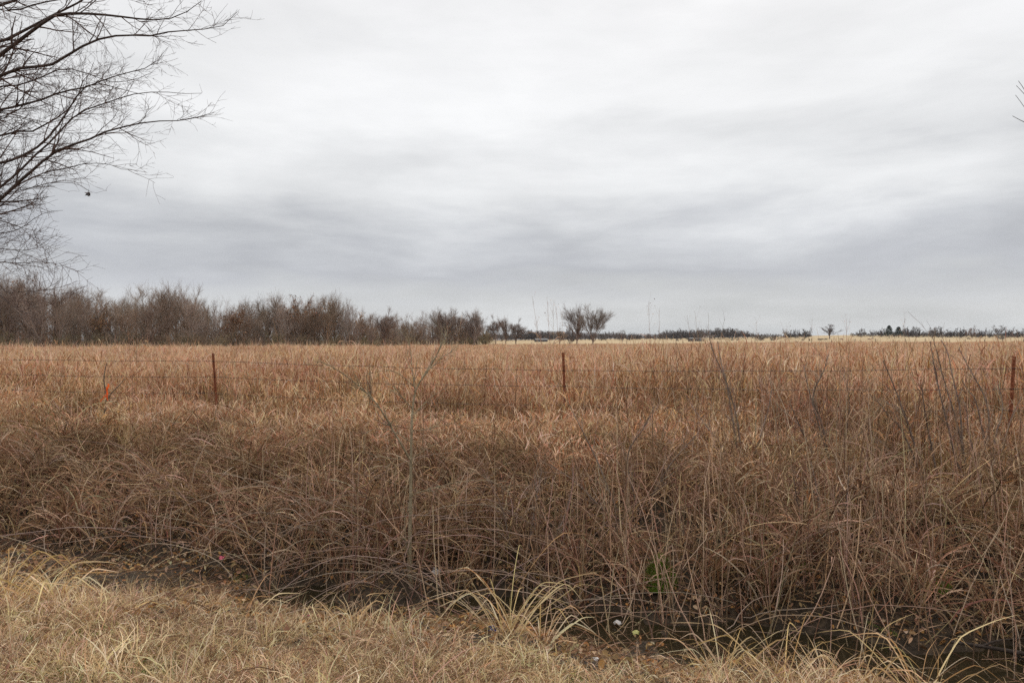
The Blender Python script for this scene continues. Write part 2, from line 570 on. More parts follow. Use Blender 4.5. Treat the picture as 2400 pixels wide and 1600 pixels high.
def place(N, xy_fn, sc0, sc1, tilt=0.12):
    x, y = xy_fn(N)
    n = len(x)
    z = height(x, y)
    return (np.stack([x, y, z], -1), rng.uniform(0, 2 * math.pi, n),
            (rng.normal(0, tilt, n), rng.normal(0, tilt, n)), rng.uniform(sc0, sc1, n))


# ---- kinds of grass
PAL_FIELD = [(.66, .465, .305), (.73, .53, .37), (.54, .345, .225), (.38, .20, .125), (.69, .525, .33), (.81, .63, .47)]
PAL_RED = [(.48, .25, .14), (.58, .35, .21), (.34, .16, .085), (.70, .48, .32)]
PAL_STRAW = [(.69, .52, .33), (.77, .60, .41), (.57, .41, .25), (.40, .27, .165), (.82, .67, .48)]


def field_tuft(r, stems=16, h=(.75, 1.15), rad=.17, leaf=3, wide=1.0, seed_heads=True):
    g = Geo()
    hh = r.uniform(*h, stems)
    P = curves(stems, 6, hh, r.uniform(0, .10, stems), r.uniform(.0, .40, stems), 2.0, wig=.12, root=disc(stems, rad, r), r=r)
    c = pick([(.54, .36, .21), (.36, .21, .12), (.64, .47, .27), (.16, .085, .05), (.24, .125, .07)], stems, .2, r)
    w = np.linspace(1, .5, 6)[None] * r.uniform(.0022, .0046, (stems, 1)) * wide
    ribbons(g, P, w, c, r=r)
    # curled dead leaves along the stems
    n = stems * leaf
    si = r.integers(0, stems, n); k = r.integers(1, 6, n)
    root = P[si, k]
    L = r.uniform(.16, .44, n)
    Q = curves(n, 7, L, r.uniform(.05, .5, n), np.where(r.uniform(0, 1, n) < .6, r.uniform(.1, .7, n), r.uniform(1.2, 2.9, n)), 1.8, dphi=r.uniform(-1.6, 1.6, n), wig=.35, root=root, r=r)
    lw = np.array([.6, 1, 1, .9, .75, .5, .12])[None] * r.uniform(.0025, .0062, (n, 1)) * wide
    ribbons(g, Q, lw, pick(PAL_FIELD, n, .18, r), twist=r.uniform(-3.5, 3.5, (n, 1)), r=r)
    # basal straw
    n = stems * 2
    B = curves(n, 5, r.uniform(.35, .8, n) * h[1], r.uniform(0, .3, n), r.uniform(.2, 1.3, n), 1.5, wig=.2, root=disc(n, rad, r), r=r)
    bw = np.linspace(1, .2, 5)[None] * r.uniform(.002, .004, (n, 1)) * wide
    ribbons(g, B, bw, pick([(.66, .49, .28), (.52, .37, .20), (.74, .57, .35), (.40, .26, .14)], n, .2, r), r=r)
    if seed_heads:
        n = stems // 2
        tip = P[r.choice(stems, n, replace=False), -1]
        S = curves(n, 5, r.uniform(.10, .26, n), r.uniform(.1, .5, n), r.uniform(.5, 1.7, n), 1, wig=.2, root=tip, r=r)
        sw = np.array([.5, 1, 1, .8, .2])[None] * r.uniform(.004, .009, (n, 1)) * wide
        ribbons(g, S, sw, pick(PAL_RED, n, .2, r), r=r)
    return g


def far_patch(r, n=70, rad=.6, h=(.6, .98), wide=.012):
    g = Geo()
    P = curves(n, 4, r.uniform(*h, n), r.uniform(0, .15, n), r.uniform(.1, .9, n), 1.7, wig=.2, root=disc(n, rad, r), r=r)
    w = np.linspace(1, .35, 4)[None] * r.uniform(.5, 1.3, (n, 1)) * wide
    ribbons(g, P, w, pick(PAL_FIELD[:5] + PAL_RED[:2], n, .2, r), r=r)
    m2 = n // 2
    tip = P[r.integers(0, n, m2), 2]
    S = curves(m2, 4, r.uniform(.12, .3, m2), r.uniform(.2, .8, m2), r.uniform(1., 2.4, m2), 1, wig=.3, root=tip, r=r)
    ribbons(g, S, np.array([.7, 1, .8, .2])[None] * r.uniform(.7, 1.5, (m2, 1)) * wide, pick(PAL_FIELD, m2, .2, r), r=r)
    return g


def wedge(y0, y1, margin=4.0, k=.86):
    """Uniform over the part of the field that shows, with room to step aside."""
    def fn(N):
        y = np.sqrt(rng.uniform(y0 ** 2, y1 ** 2, N))
        x = rng.uniform(-1, 1, N) * (k * y + margin)
        return x, y
    return fn


FOREST = [(-200, 100), (0, 106), (400, 115), (800, 134), (900, 148), (1100, 186), (1230, 225)]    # pixel column, distance of the wood's edge


def forest_Y(px):
    return np.interp(px, [p for p, _ in FOREST], [d for _, d in FOREST])


def lump(x, y):
    """Patchy growth of the field, from 0 to 1."""
    return .5 + .22 * np.sin(x * .13 + 1.7 * np.sin(y * .07)) * np.sin(y * .11 + 1) + .20 * np.sin(x * .9 + 1.3 * np.sin(y * .31)) + .18 * np.sin(y * .73 + x * .37 + 2) + .10 * np.sin(x * 2.3 - y * 1.1)


KR = np.random.default_rng(21)
near_kinds = [field_tuft(KR, stems=150, rad=.6, leaf=2, wide=1.08).mesh('field_tuft', M_GRASS) for _ in range(12)]
red_kinds = [field_tuft(KR, stems=12, h=(1.0, 1.6), rad=.28, leaf=4, wide=1.3).mesh('red_tuft', M_GRASS) for _ in range(6)]
mid_kinds = [field_tuft(KR, stems=150, h=(.62, .92), rad=1.0, leaf=2, wide=2.2).mesh('mid_tuft', M_GRASS) for _ in range(8)]
far_kinds = [far_patch(KR, n=520, rad=1.9, h=(.45, .78)).mesh('far_patch', M_GRASS) for _ in range(8)]


def vof(x, y): return x * VX + y * VY


def keep(data, mask, hz=None):
    p, rz, (ta, tb), s = data
    out = [p[mask], rz[mask], (ta[mask], tb[mask]), s[mask]]
    return out


def field_zone(name, kinds, N, y0, y1, v0, v1, s0, s1, label, margin=4.0):
    d = place(N, wedge(y0, y1, margin), s0, s1, .10)
    p = d[0]
    v = vof(p[:, 0], p[:, 1])
    px = p[:, 0] / p[:, 1] * F + 1200
    ok = (v > v0) & (v < v1) & (p[:, 1] < forest_Y(px) + 2)
    if name == 'tall_field_grass':
        ok &= rng.uniform(0, 1, len(px)) < smooth(v, 7.6, 10.2)
    if name == 'red_field_grass':
        ok &= rng.uniform(0, 1, len(px)) < .25 + .75 * smooth(px, 700, 1400)
    d = keep(d, ok)
    p = d[0]
    v = vof(p[:, 0], p[:, 1])
    lift = .80 + .36 * lump(p[:, 0], p[:, 1])
    lift *= .42 + .08 * smooth(v, 8.0, 9.5) + .50 * smooth(v, 10.5, 11.9)           # lower growth before the fence
    scatter(name, kinds, p, d[1], d[2], d[3], label, 'grass', sclz=d[3] * lift)


field_zone('tall_field_grass', near_kinds, 4500, 6.5, 34, 7.9, 30, .85, 1.15, 'tall curly tan grass just behind the barbed wire fence')
field_zone('red_field_grass', red_kinds, 2500, 9, 40, 11.1, 36, .75, 1.02, 'reddish brown seed stalks standing among the tan grass')
field_zone('mid_field_grass', mid_kinds, 4600, 28, 82, 29, 80, .85, 1.15, 'reddish tan grass in the middle of the field')
field_zone('far_field_grass', far_kinds, 7200, 74, 205, 77, 196, .8, 1.2, 'even reddish tan grass in the far part of the field', margin=8)


# ------------------------------------------------------------------ the brushy far bank of the ditch
PAL_CANE = [(0.245, 0.155, 0.092), (0.173, 0.105, 0.063), (0.363, 0.239, 0.148), (0.544, 0.386, 0.251), (0.208, 0.126, 0.074), (0.291, 0.189, 0.114)]
PAL_SHOOT = [(0.249, 0.172, 0.110), (0.356, 0.252, 0.166), (0.178, 0.118, 0.076), (0.516, 0.386, 0.265)]
PAL_MAT = [(0.336, 0.231, 0.138), (0.454, 0.319, 0.198), (0.218, 0.139, 0.082), (0.622, 0.470, 0.318), (0.277, 0.181, 0.107), (0.185, 0.113, 0.069)]
PAL_LONG = [(0.470, 0.328, 0.198), (0.588, 0.428, 0.275), (0.336, 0.214, 0.120), (0.672, 0.521, 0.370), (0.277, 0.168, 0.095)]
PAL_DEADLEAF = [(.25, .15, .09), (.33, .21, .13), (.18, .10, .06), (.40, .28, .19), (.34, .17, .08)]
PAL_GREEN = [(.13, .19, .04), (.19, .25, .06), (.09, .14, .035), (.28, .30, .10)]


def dry(u, v):
    x, y = uv2xy(u, v)
    return (height(x, y) > WATER_Z + .02).astype(float)


def right_side(u, v):
    return .10 + .90 * smooth(u, -3.0, 2.5)


def patchy(u, v, k=1.0):
    return np.clip(.55 + .40 * np.sin(u * 1.9 * k + 1.1 * np.sin(v * 2.2)) + .30 * np.sin(v * 3.1 + u * .8 * k), .05, 1)


def centres(N, u0, u1, v0, v1, dens=None, r=rng):
    u = r.uniform(u0, u1, N); v = r.uniform(v0, v1, N)
    if dens is not None:
        ok = r.uniform(0, 1, N) < dens(u, v); u, v = u[ok], v[ok]
    return u, v


def clump_roots(u, v, per, rad, r=rng):
    """Roots of `per` shoots round each clump centre, on the ground."""
    n = len(u)
    x, y = uv2xy(u, v)
    c = np.repeat(np.stack([x, y], -1), per, 0) + disc(n * per, rad, r)[:, :2]
    return np.stack([c[:, 0], c[:, 1], height(c[:, 0], c[:, 1]) - .01], -1), np.repeat(np.arange(n), per)


def tone(ids, n, amt=.22, r=rng):
    """One brightness per clump."""
    k = r.uniform(1 - amt, 1 + amt, ids.max() + 1)
    return k[ids][:, None]


def above(P, lift=.012):
    """Keep drooping tips on the ground instead of in it."""
    h = height(P[..., 0], P[..., 1])
    P[..., 2] = np.maximum(P[..., 2], np.maximum(h, WATER_Z) + lift)
    return P


BR = np.random.default_rng(5)
U0, U1 = -10.5, 8.5

# arching bramble canes with side twigs
g = Geo()
u, v = centres(560, U0, U1, 6.95, 9.3, lambda u, v: dry(u, v) * patchy(u, v), BR)
root, ids = clump_roots(u, v, 8, .2, BR)
n = len(root)
P = above(curves(n, 9, BR.uniform(.6, 1.45, n), BR.uniform(.1, .8, n), BR.uniform(1.3, 2.8, n), 1.2, dphi=BR.uniform(-.9, .9, n), wig=.5, root=root, r=BR))
tubes(g, P, np.linspace(1, .45, 9)[None] * BR.uniform(.0036, .0084, (n, 1)), pick(PAL_CANE, n, .25, BR) * tone(ids, n, .4))
m = int(n * .5)
si, k = BR.integers(0, n, m), BR.integers(3, 9, m)
Q = curves(m, 4, BR.uniform(.10, .36, m), BR.uniform(.3, 1.6, m), BR.uniform(.8, 2.3, m), 1, wig=.4, root=P[si, k], r=BR)
tubes(g, Q, np.linspace(1, .4, 4)[None] * BR.uniform(.0018, .0032, (m, 1)), pick(PAL_CANE, m, .2, BR))
# long mauve brown canes sprawling over the left part of the ditch
nl = 170
uu_, vv_ = BR.normal(-3.4, 1.9, nl), BR.uniform(6.1, 7.7, nl)
x, y = uv2xy(uu_, vv_)
root = np.stack([x, y, height(x, y)], -1)
P = above(curves(nl, 14, BR.uniform(1.0, 2.3, nl), BR.uniform(.2, .9, nl), BR.uniform(1.6, 2.0, nl), .6, phi=BR.choice([0.0, math.pi], nl) + BR.normal(0, .6, nl), dphi=BR.uniform(-.6, .6, nl), wig=.45, root=root, r=BR), .05)
tubes(g, P, np.linspace(1, .45, 14)[None] * BR.uniform(.0032, .0056, (nl, 1)), pick([(.38, .275, .215), (.31, .215, .165), (.47, .355, .28)], nl, .15, BR), 4)
tag(g.build('bramble_thicket', M_CANE), 'tangle of arching brown bramble canes over the far ditch bank', 'brambles', None, 'stuff')

# upright bare shoots, thick on the right
g = Geo()
u, v = centres(520, U0, U1, 6.8, 10.9, lambda u, v: dry(u, v) * right_side(u, v) * (.45 + .55 * smooth(v, 10.9, 8.6)), BR)
root, ids = clump_roots(u, v, 5, .16, BR)
n = len(root)
P = curves(n, 10, BR.uniform(.7, 1.65, n) * (.75 + .25 * smooth(root[:, 0], -2, 3)), BR.uniform(-.2, .3, n), BR.uniform(.0, .65, n), 1.2, dphi=BR.uniform(-1, 1, n), wig=.40, root=root, r=BR)
tubes(g, P, np.linspace(1, .35, 10)[None] * BR.uniform(.0036, .0086, (n, 1)), pick(PAL_SHOOT, n, .18, BR) * tone(ids, n), 4)
m = n * 2
si, k = BR.integers(0, n, m), BR.integers(3, 10, m)
Q = curves(m, 4, BR.uniform(.10, .42, m), BR.uniform(.4, 1.1, m), BR.uniform(.2, .9, m), 1, wig=.35, root=P[si, k], r=BR)
tubes(g, Q, np.linspace(1, .4, 4)[None] * BR.uniform(.0018, .0032, (m, 1)), pick(PAL_SHOOT, m, .2, BR))
nw = 700
uu_, vv_ = BR.uniform(-4.5, U1, nw), 7.3 - 1.2 * BR.uniform(0, 1, nw) ** 1.7
x, y = uv2xy(uu_, vv_)
root = np.stack([x, y, height(x, y) - .02], -1)
P = curves(nw, 10, BR.uniform(.5, 1.3, nw), BR.uniform(.0, .45, nw), BR.uniform(.0, .6, nw), 1.0, dphi=BR.uniform(-1, 1, nw), wig=.35, root=root, r=BR)
tubes(g, P, np.linspace(1, .4, 10)[None] * BR.uniform(.0040, .0080, (nw, 1)), pick(PAL_SHOOT, nw, .2, BR), 4)
tag(g.build('shoot_thicket', M_CANE), 'thicket of thin upright grey brown shoots on the far ditch bank', 'thicket', None, 'stuff')

# matted dead grass, fine and coarse
g = Geo()
u, v = centres(1350, U0, U1, 6.7, 10.6, lambda u, v: dry(u, v) * (1 - .35 * right_side(u, v)) * (.2 + .8 * smooth(v, 10.4, 8.0)), BR)
root, ids = clump_roots(u, v, 14, .10, BR)
n = len(root)
P = above(curves(n, 6, BR.uniform(.25, .75, n), BR.uniform(.0, .9, n), BR.uniform(.8, 2.8, n), 1.1, dphi=BR.uniform(-1.2, 1.2, n), wig=.4, root=root, r=BR))
ribbons(g, P, np.array([1, 1, .95, .8, .55, .15])[None] * BR.uniform(.0032, .0086, (n, 1)), pick(PAL_MAT, n, .25, BR) * tone(ids, n, .4), r=BR)
tag(g.build('matted_bank_grass', M_STRAW), 'matted brown dead grass hanging on the far ditch bank', 'grass', None, 'stuff')
g = Geo()
u, v = centres(560, U0, U1, 6.9, 9.9, lambda u, v: dry(u, v) * patchy(u, v, .8), BR)
root, ids = clump_roots(u, v, 22, .09, BR)
n = len(root)
P = above(curves(n, 9, BR.uniform(.45, .95, n), BR.uniform(.0, .4, n), BR.uniform(1.3, 2.9, n), 1.5, dphi=BR.uniform(-.8, .8, n), wig=.25, root=root, r=BR))
ribbons(g, P, np.array([.8, 1, 1, 1, .95, .85, .7, .45, .12])[None] * BR.uniform(.0034, .0086, (n, 1)), pick(PAL_LONG, n, .2, BR) * tone(ids, n, .25), r=BR)
tag(g.build('drooping_bank_grass', M_STRAW), 'drooping fountains of pale dead grass leaves on the far bank', 'grass', None, 'stuff')

# dry weed stalks rising through the grass along the fence, thicker to the right
g = Geo()
u, v = centres(3400, -12, 11, 9.5, 15, lambda u, v: .22 + .78 * smooth(u, -3.5, 1.5), BR)
x, y = uv2xy(u, v)
n = len(x)
root = np.stack([x, y, height(x, y) - .02], -1)
Hs = BR.uniform(.95, 1.5, n) * (.72 + .28 * smooth(v, 9.8, 11.4)) * (1 + .38 * (.25 + .75 * smooth(u, -3, 2)) * (BR.uniform(0, 1, n) < .35) * BR.uniform(.3, 1, n))
P = curves(n, 10, Hs, BR.uniform(-.05, .12, n), BR.uniform(.0, .55, n), 2.0, dphi=BR.uniform(-.8, .8, n), wig=.22, root=root, r=BR)
PAL_WEED = [(.22, .115, .07), (.30, .17, .11), (.16, .085, .055), (.44, .30, .20)]
tubes(g, P, np.linspace(1, .4, 10)[None] * BR.uniform(.0046, .0084, (n, 1)), pick(PAL_WEED, n, .2, BR))
m = n * 3
si, k = BR.integers(0, n, m), BR.integers(3, 9, m)
Q = curves(m, 7, BR.uniform(.10, .28, m), BR.uniform(.2, .9, m), BR.uniform(.9, 2.9, m), 1.3, dphi=BR.uniform(-1.2, 1.2, m), wig=.3, root=P[si, k], r=BR)
ribbons(g, Q, np.array([.6, 1, 1, .9, .75, .5, .12])[None] * BR.uniform(.0045, .0085, (m, 1)), pick(PAL_RED[:3] + [(.26, .13, .08), (.36, .21, .13)], m, .2, BR), r=BR)
tag(g.build('fence_weeds', M_GRASS), 'tall dark dry weed stalks with curled leaves along the fence', 'weeds', None, 'stuff')

# loose twigs and fallen leaves
g = Geo()
n = 4500
u, v = centres(n * 2, U0, U1, 5.4, 9.6, lambda u, v: (.10 + .90 * smooth(v, 6.5, 7.4)) * .6, BR)
n = len(u)
x, y = uv2xy(u, v)
root = np.stack([x, y, np.maximum(height(x, y), WATER_Z) + BR.uniform(.0, .42, n) * smooth(v, 6.4, 7.4)], -1)
P = above(curves(n, 4, BR.uniform(.15, .7, n), BR.uniform(.5, 2.1, n), BR.uniform(.8, 2.2, n), 1, wig=.35, root=root, r=BR))
tubes(g, P, np.linspace(1, .5, 4)[None] * BR.uniform(.0024, .0052, (n, 1)), pick(PAL_CANE + PAL_MAT, n, .22, BR))
tag(g.build('twig_litter', M_CANE), 'loose dead twigs strewn over the ditch', 'twigs', None, 'stuff')


def leaves(g, c, size, pal, r):
    n = len(c)
    a = r.uniform(0, 6.28, n); s = r.uniform(*size, n)
    d1 = np.stack([np.cos(a), np.sin(a), r.normal(0, .45, n)], -1) * s[:, None]
    d2 = np.stack([-np.sin(a), np.cos(a), r.normal(0, .45, n)], -1) * (s * r.uniform(.35, .7, n))[:, None]
    up = np.array([0, 0, 1.0]) * (s * r.uniform(.15, .6, n))[:, None]
    V = np.stack([c - d1, c - .3 * d1 - d2 + up, c + .5 * d1 - .8 * d2 + up, c + d1 * 1.1 + .4 * up, c + .5 * d1 + .8 * d2 + up, c - .3 * d1 + d2 + up, c], 1)
    f = np.array([[0, 1, 6], [1, 2, 6], [2, 3, 6], [3, 4, 6], [4, 5, 6], [5, 0, 6]])
    t = (np.arange(n) * 7)[:, None, None] + f[None]
    g.add(V.reshape(-1, 3), t=t.reshape(-1, 3), c=np.repeat(pick(pal, n, .25, r), 7, 0))


g = Geo()
u, v = centres(60000, U0, U1, 3.5, 8.6, lambda u, v: dry(u, v) * (.35 + .65 * patchy(u, v, 1.4)), BR)
x, y = uv2xy(u, v)
leaves(g, np.stack([x, y, height(x, y) + BR.uniform(.006, .07, len(x)) + .22 * smooth(v, 7.3, 8.2) * BR.uniform(0, 1, len(x)) ** 2], -1), (.012, .030), PAL_DEADLEAF, BR)
tag(g.build('leaf_litter', M_LEAF), 'dead brown leaves lying in the ditch', 'leaves', None, 'stuff')


# ---- the verge
def short_patch(r, n=480, L=(.025, .075), rad=.3, pal=PAL_STRAW, w=(.0012, .0025), flat=1.0):
    g = Geo()
    k = max(n // 16, 1)
    c = disc(k, rad, r)[r.integers(0, k, n)] + disc(n, .06, r)
    P = curves(n, 5, r.uniform(*L, n), r.uniform(.0, 1.1, n) * flat, r.uniform(.4, 1.9, n) * flat, 1.3, dphi=r.uniform(-1, 1, n), wig=.3, root=c, r=r)
    P[..., 2] = np.maximum(P[..., 2], .003)
    ribbons(g, P, np.array([1, 1, .9, .7, .15])[None] * r.uniform(*w, (n, 1)), pick(pal, n, .22, r), r=r)
    return g


KR = np.random.default_rng(33)
short_kinds = [short_patch(KR).mesh('short_patch', M_STRAW) for _ in range(10)]
thatch_kinds = [short_patch(KR, n=480, L=(.04, .16), rad=.33, flat=1.55, pal=PAL_STRAW + [(.30, .20, .13), (.24, .155, .10)]).mesh('thatch', M_STRAW) for _ in range(8)]
green_kinds = [short_patch(KR, n=60, L=(.03, .085), rad=.09, pal=PAL_GREEN, w=(.0012, .0026)).mesh('green_tuft', M_MOSS) for _ in range(5)]
edge_kinds = [short_patch(KR, n=70, L=(.10, .32), rad=.16, w=(.0014, .0030)).mesh('edge_tuft', M_STRAW) for _ in range(8)]


def band(u0, u1, v0, v1, dens=None):
    def fn(N):
        return uv2xy(*centres(N, u0, u1, v0, v1, dens))
    return fn


d = place(900, band(-8, 7.5, 1.4, 3.3, lambda u, v: .10 + .90 * patchy(u, v, 1.6)), .75, 1.25, .06)
scatter('verge_grass', short_kinds, d[0], d[1], d[2], d[3], 'short mown straw grass on the roadside verge', 'grass')
d = place(1100, band(-8, 7.5, 1.4, 3.5), .75, 1.3, .06)
scatter('verge_thatch', thatch_kinds, d[0], d[1], d[2], d[3], 'flattened pale thatch between the verge grass', 'thatch')
d = place(1200, band(-8, 7.5, 1.4, 3.4, lambda u, v: (np.sin(u * 1.3 + v * 2.1) + np.sin(u * 2.9 - v * 1.4 + 2) > .55).astype(float) * .9 + .05), .7, 1.2, .2)
scatter('verge_green_shoots', green_kinds, d[0], d[1], d[2], d[3], 'low green shoots showing through the verge straw', 'grass')
d = place(260, band(-8, 7.5, 2.8, 4.4, lambda u, v: dry(u, v) * patchy(u, v, 1.7)), .6, 1.2, .25)
scatter('ditch_edge_grass', edge_kinds, d[0], d[1], d[2], d[3], 'longer straw grass along the near lip of the ditch', 'grass')
g = Geo()
u, v = centres(17000, -9, 8, 2.9, 7.2, lambda u, v: np.clip(dry(u, v) + .12, 0, 1) * (.3 + .7 * patchy(u, v, 2)), BR)
x, y = uv2xy(u, v)
n = len(x)
P = above(curves(n, 5, BR.uniform(.08, .40, n), BR.uniform(.7, 1.7, n), BR.uniform(1.3, 2.2, n), 1, dphi=BR.uniform(-1, 1, n), wig=.4, root=np.stack([x, y, height(x, y) + BR.uniform(0, .06, n)], -1), r=BR), .008)
ribbons(g, P, np.array([.8, 1, 1, .7, .2])[None] * BR.uniform(.0014, .0032, (n, 1)), pick(PAL_MAT + PAL_CANE + PAL_STRAW[:1], n, .2, BR), r=BR)
tag(g.build('ditch_debris', M_STRAW), 'brown stalks and straw fallen down the near slope of the ditch', 'debris', None, 'stuff')
d = place(500, band(-13, 11, 5.0, 8.4, lambda u, v: dry(u, v) * (np.sin(u * 1.7 + 1) * np.sin(v * 2.3 + u) > .35)), .5, 1.0, .2)
scatter('bank_moss', green_kinds, d[0], d[1], d[2], d[3], 'small green moss and sprouts low on the ditch bank', 'moss')


# ------------------------------------------------------------------ barbed wire fence
M_RUST = mat_ground('rusty_steel', [(.13, .046, .024), (.25, .082, .04), (.36, .145, .08)], scale=26, bump=.5, bscale=120, rough=.85, stretch=(1, 1, .5))
M_WIRE = mat_plain('dark_rusty_wire', (.055, .042, .036), rough=.6, metal=.3)
fence = empty('barbed_wire_fence', (0.84, 11.0, H1(.84, 11.0)))
tag(fence, 'rusty barbed wire fence on steel posts between brush and field', 'fence')
FL = np.array(fence.location)
#        top pixel, foot pixel, distance, wire heights in pixels at this post
POSTS = [((499, 828), (511, 1000), 12.1, (846, 883, 921, 957, 992)), ((1320, 826), (1326, 1020), 11.0, (868, 905, 949, 990, 1028)),
         ((2377, 835), (2363, 1060), 9.0, (863, 911, 961, 1012, 1058))]
posts = []
for (tp, fp, D, wy) in POSTS:
    top = pix(*tp, D); foot = pix(*fp, D)
    wz = [pix(tp[0], y, D)[2] for y in wy]
    posts.append((top, foot, wz))
# the fence runs on past both sides of the picture
lt, lf, lw = posts[0]; rt, rf, rw = posts[2]
posts.insert(0, (lt + np.array([-5.9, 1.45, .02]), lf + np.array([-5.9, 1.45, 0]), [w + .02 for w in lw]))
posts.append((rt + np.array([5.9, -1.7, .02]), rf + np.array([5.9, -1.7, 0]), [w for w in rw]))


def tpost(top, foot, wz, colseed):
    d = (top - foot) / (top[2] - foot[2])
    zb = H1(foot[0], foot[1]) - .25
    prof = [(-.021, -.004), (.021, -.004), (.021, .004), (.004, .005), (.004, .032), (-.004, .032), (-.004, .005), (-.021, .004)]   # T section, flat side to the road
    g = Geo()
    zs = np.linspace(zb, top[2], 9)
    ca, sa = UX, UY
    V = []
    for z in zs:
        c = foot + d * (z - foot[2])
        V.append([[c[0] + a * ca + b_ * VX, c[1] + a * sa + b_ * VY, z] for a, b_ in prof])
    n = len(prof)
    base = (np.arange(8) * n)[:, None]; k = np.arange(n)[None]; k2 = (k + 1) % n
    q = np.stack([base + k, base + k2, base + k2 + n, base + k + n], -1).reshape(-1, 4)
    e0 = 8 * n
    q = np.concatenate([q, [[e0, e0 + 1, e0 + 2, e0 + 7], [e0 + 3, e0 + 4, e0 + 5, e0 + 6]]])
    V = np.array(V).reshape(-1, 3)
    g.add(V - FL, q=q, t=[[e0 + 2, e0 + 3, e0 + 7], [e0 + 3, e0 + 6, e0 + 7]])
    z = top[2] - .05
    while z > zb + .3:                                     # the little studs that hold the wire
        c = foot + d * (z - foot[2])
        box(g, c[0] - VX * .008 - FL[0], c[1] - VY * .008 - FL[1], z - FL[2], .012, .010, .012)
        z -= .055
    o = g.build('steel_post', M_RUST, fence, False)
    for z in wz:                                           # wire ties
        c = foot + d * (z - foot[2])
        a = np.linspace(0, 2 * math.pi, 9)
        ring = np.stack([c[0] + .027 * np.cos(a) * ca - VX * .004 + VX * .026 * np.sin(a), c[1] + .027 * np.cos(a) * sa + VY * .022 * np.sin(a), np.full(9, z) + .006 * np.sin(a * 2)], -1)
        gc = Geo(); tubes(gc, (ring - FL)[None], np.full((1, 9), .0022), (.1, .1, .1), 4)
        gc.build('wire_tie', M_WIRE, o)
    return o


for i, p in enumerate(posts):
    tpost(*p, i)
WR = np.random.default_rng(3)
for s_ in range(5):
    pts = []
    for i in range(len(posts) - 1):
        (ta, fa, wa), (tb, fb, wb) = posts[i], posts[i + 1]
        da = (ta - fa) / (ta[2] - fa[2]); db = (tb - fb) / (tb[2] - fb[2])
        a = fa + da * (wa[s_] - fa[2]); b_ = fb + db * (wb[s_] - fb[2])
        off = np.array([VX, VY, 0]) * -.014
        t = np.linspace(0, 1, 25, endpoint=(i == len(posts) - 2))[:, None]
        sag = -(.02 + .012 * s_) * 4 * t * (1 - t)
        seg = a + off + (b_ - a) * t + np.concatenate([np.zeros_like(t), .006 * np.sin(t * 31 + s_), sag + .004 * np.sin(t * 17 + s_ * 2)], 1)
        pts.append(seg)
    pts = np.concatenate(pts)
    g = Geo()
    tubes(g, (pts - FL)[None], np.full((1, len(pts)), .0029), (.1, .1, .1), 4)
    # barbs: two short crossed wires every 13 cm
    L = np.concatenate([[0], np.cumsum(np.linalg.norm(np.diff(pts, axis=0), axis=1))])
    q_ = np.arange(.1, L[-1], .13)
    bp_ = np.stack([np.interp(q_, L, pts[:, k]) for k in range(3)], -1)
    nb = len(bp_)
    for m_ in range(2):
        dd = nrm(WR.normal(0, 1, (nb, 3)) * [.25, .7, 1]) * .016
        tubes(g, np.stack([bp_ - dd, bp_, bp_ + dd], 1) - FL, np.tile([.0012, .0030, .0012], (nb, 1)), (.1, .1, .1), 3)
    g.build('wire_strand', M_WIRE, fence)

# ------------------------------------------------------------------ forked stake, ribbon and snag at the fence
M_GREYWOOD = mat_bark('weathered_grey_wood', [(.07, .056, .044), (.16, .13, .10), (.28, .235, .19)], scale=22)


def traced_tube(g, pl, D, r0, r1, K=12, sides=6, c=(.15, .12, .1), origin=(0, 0, 0), D1=None):
    Ds = np.linspace(D, D if D1 is None else D1, len(pl))
    pts = np.array([pix(x, y, dd) for (x, y), dd in zip(pl, Ds)])
    P = resample(pts, K) if len(pts) > 2 else np.linspace(pts[0], pts[-1], K)
    tubes(g, (P - np.array(origin))[None], np.linspace(r0, r1, K)[None], c, sides)
    return P


D = 12.35
o0 = pix(238, 1010, D); o0[2] = H1(o0[0], o0[1])
st = empty('forked_stake', o0)
tag(st, 'dark crooked forked branch standing as a stake in the wire', 'stake')
g = Geo(); traced_tube(g, [(236, 1030), (240, 990), (246, 960), (251, 933)], D, .030, .020, origin=o0); g.build('stem', M_GREYWOOD, st)
for pl, a, b_ in (([(251, 934), (246, 910), (243.5, 888), (246, 868), (250, 851)], .012, .006), ([(252, 934), (264, 918), (282, 900), (292, 886)], .011, .005), ([(254, 931), (266, 933), (280, 931)], .006, .003), ([(253, 935), (266, 945), (278, 957)], .006, .003)):
    g = Geo(); traced_tube(g, pl, D - .03, a, b_, origin=o0); g.build('fork', M_GREYWOOD, st)
m, nt, out = mat_nodes('fluorescent_orange_tape')
b = nt.nodes.new('ShaderNodeBsdfPrincipled'); b.inputs['Base Color'].default_value = (.95, .17, .02, 1); b.inputs['Roughness'].default_value = .45
tr = nt.nodes.new('ShaderNodeBsdfTranslucent'); tr.inputs['Color'].default_value = (.95, .17, .02, 1)
mx = nt.nodes.new('ShaderNodeMixShader'); mx.inputs[0].default_value = .35
nt.links.new(b.outputs[0], mx.inputs[1]); nt.links.new(tr.outputs[0], mx.inputs[2]); nt.links.new(mx.outputs[0], out.inputs[0])
M_ORANGE = m
D = 12.28
rb = empty('marker_ribbon', pix(252, 930, D)); o1 = np.array(rb.location)
tag(rb, 'bright orange plastic marker ribbon tied to the forked stake', 'ribbon')


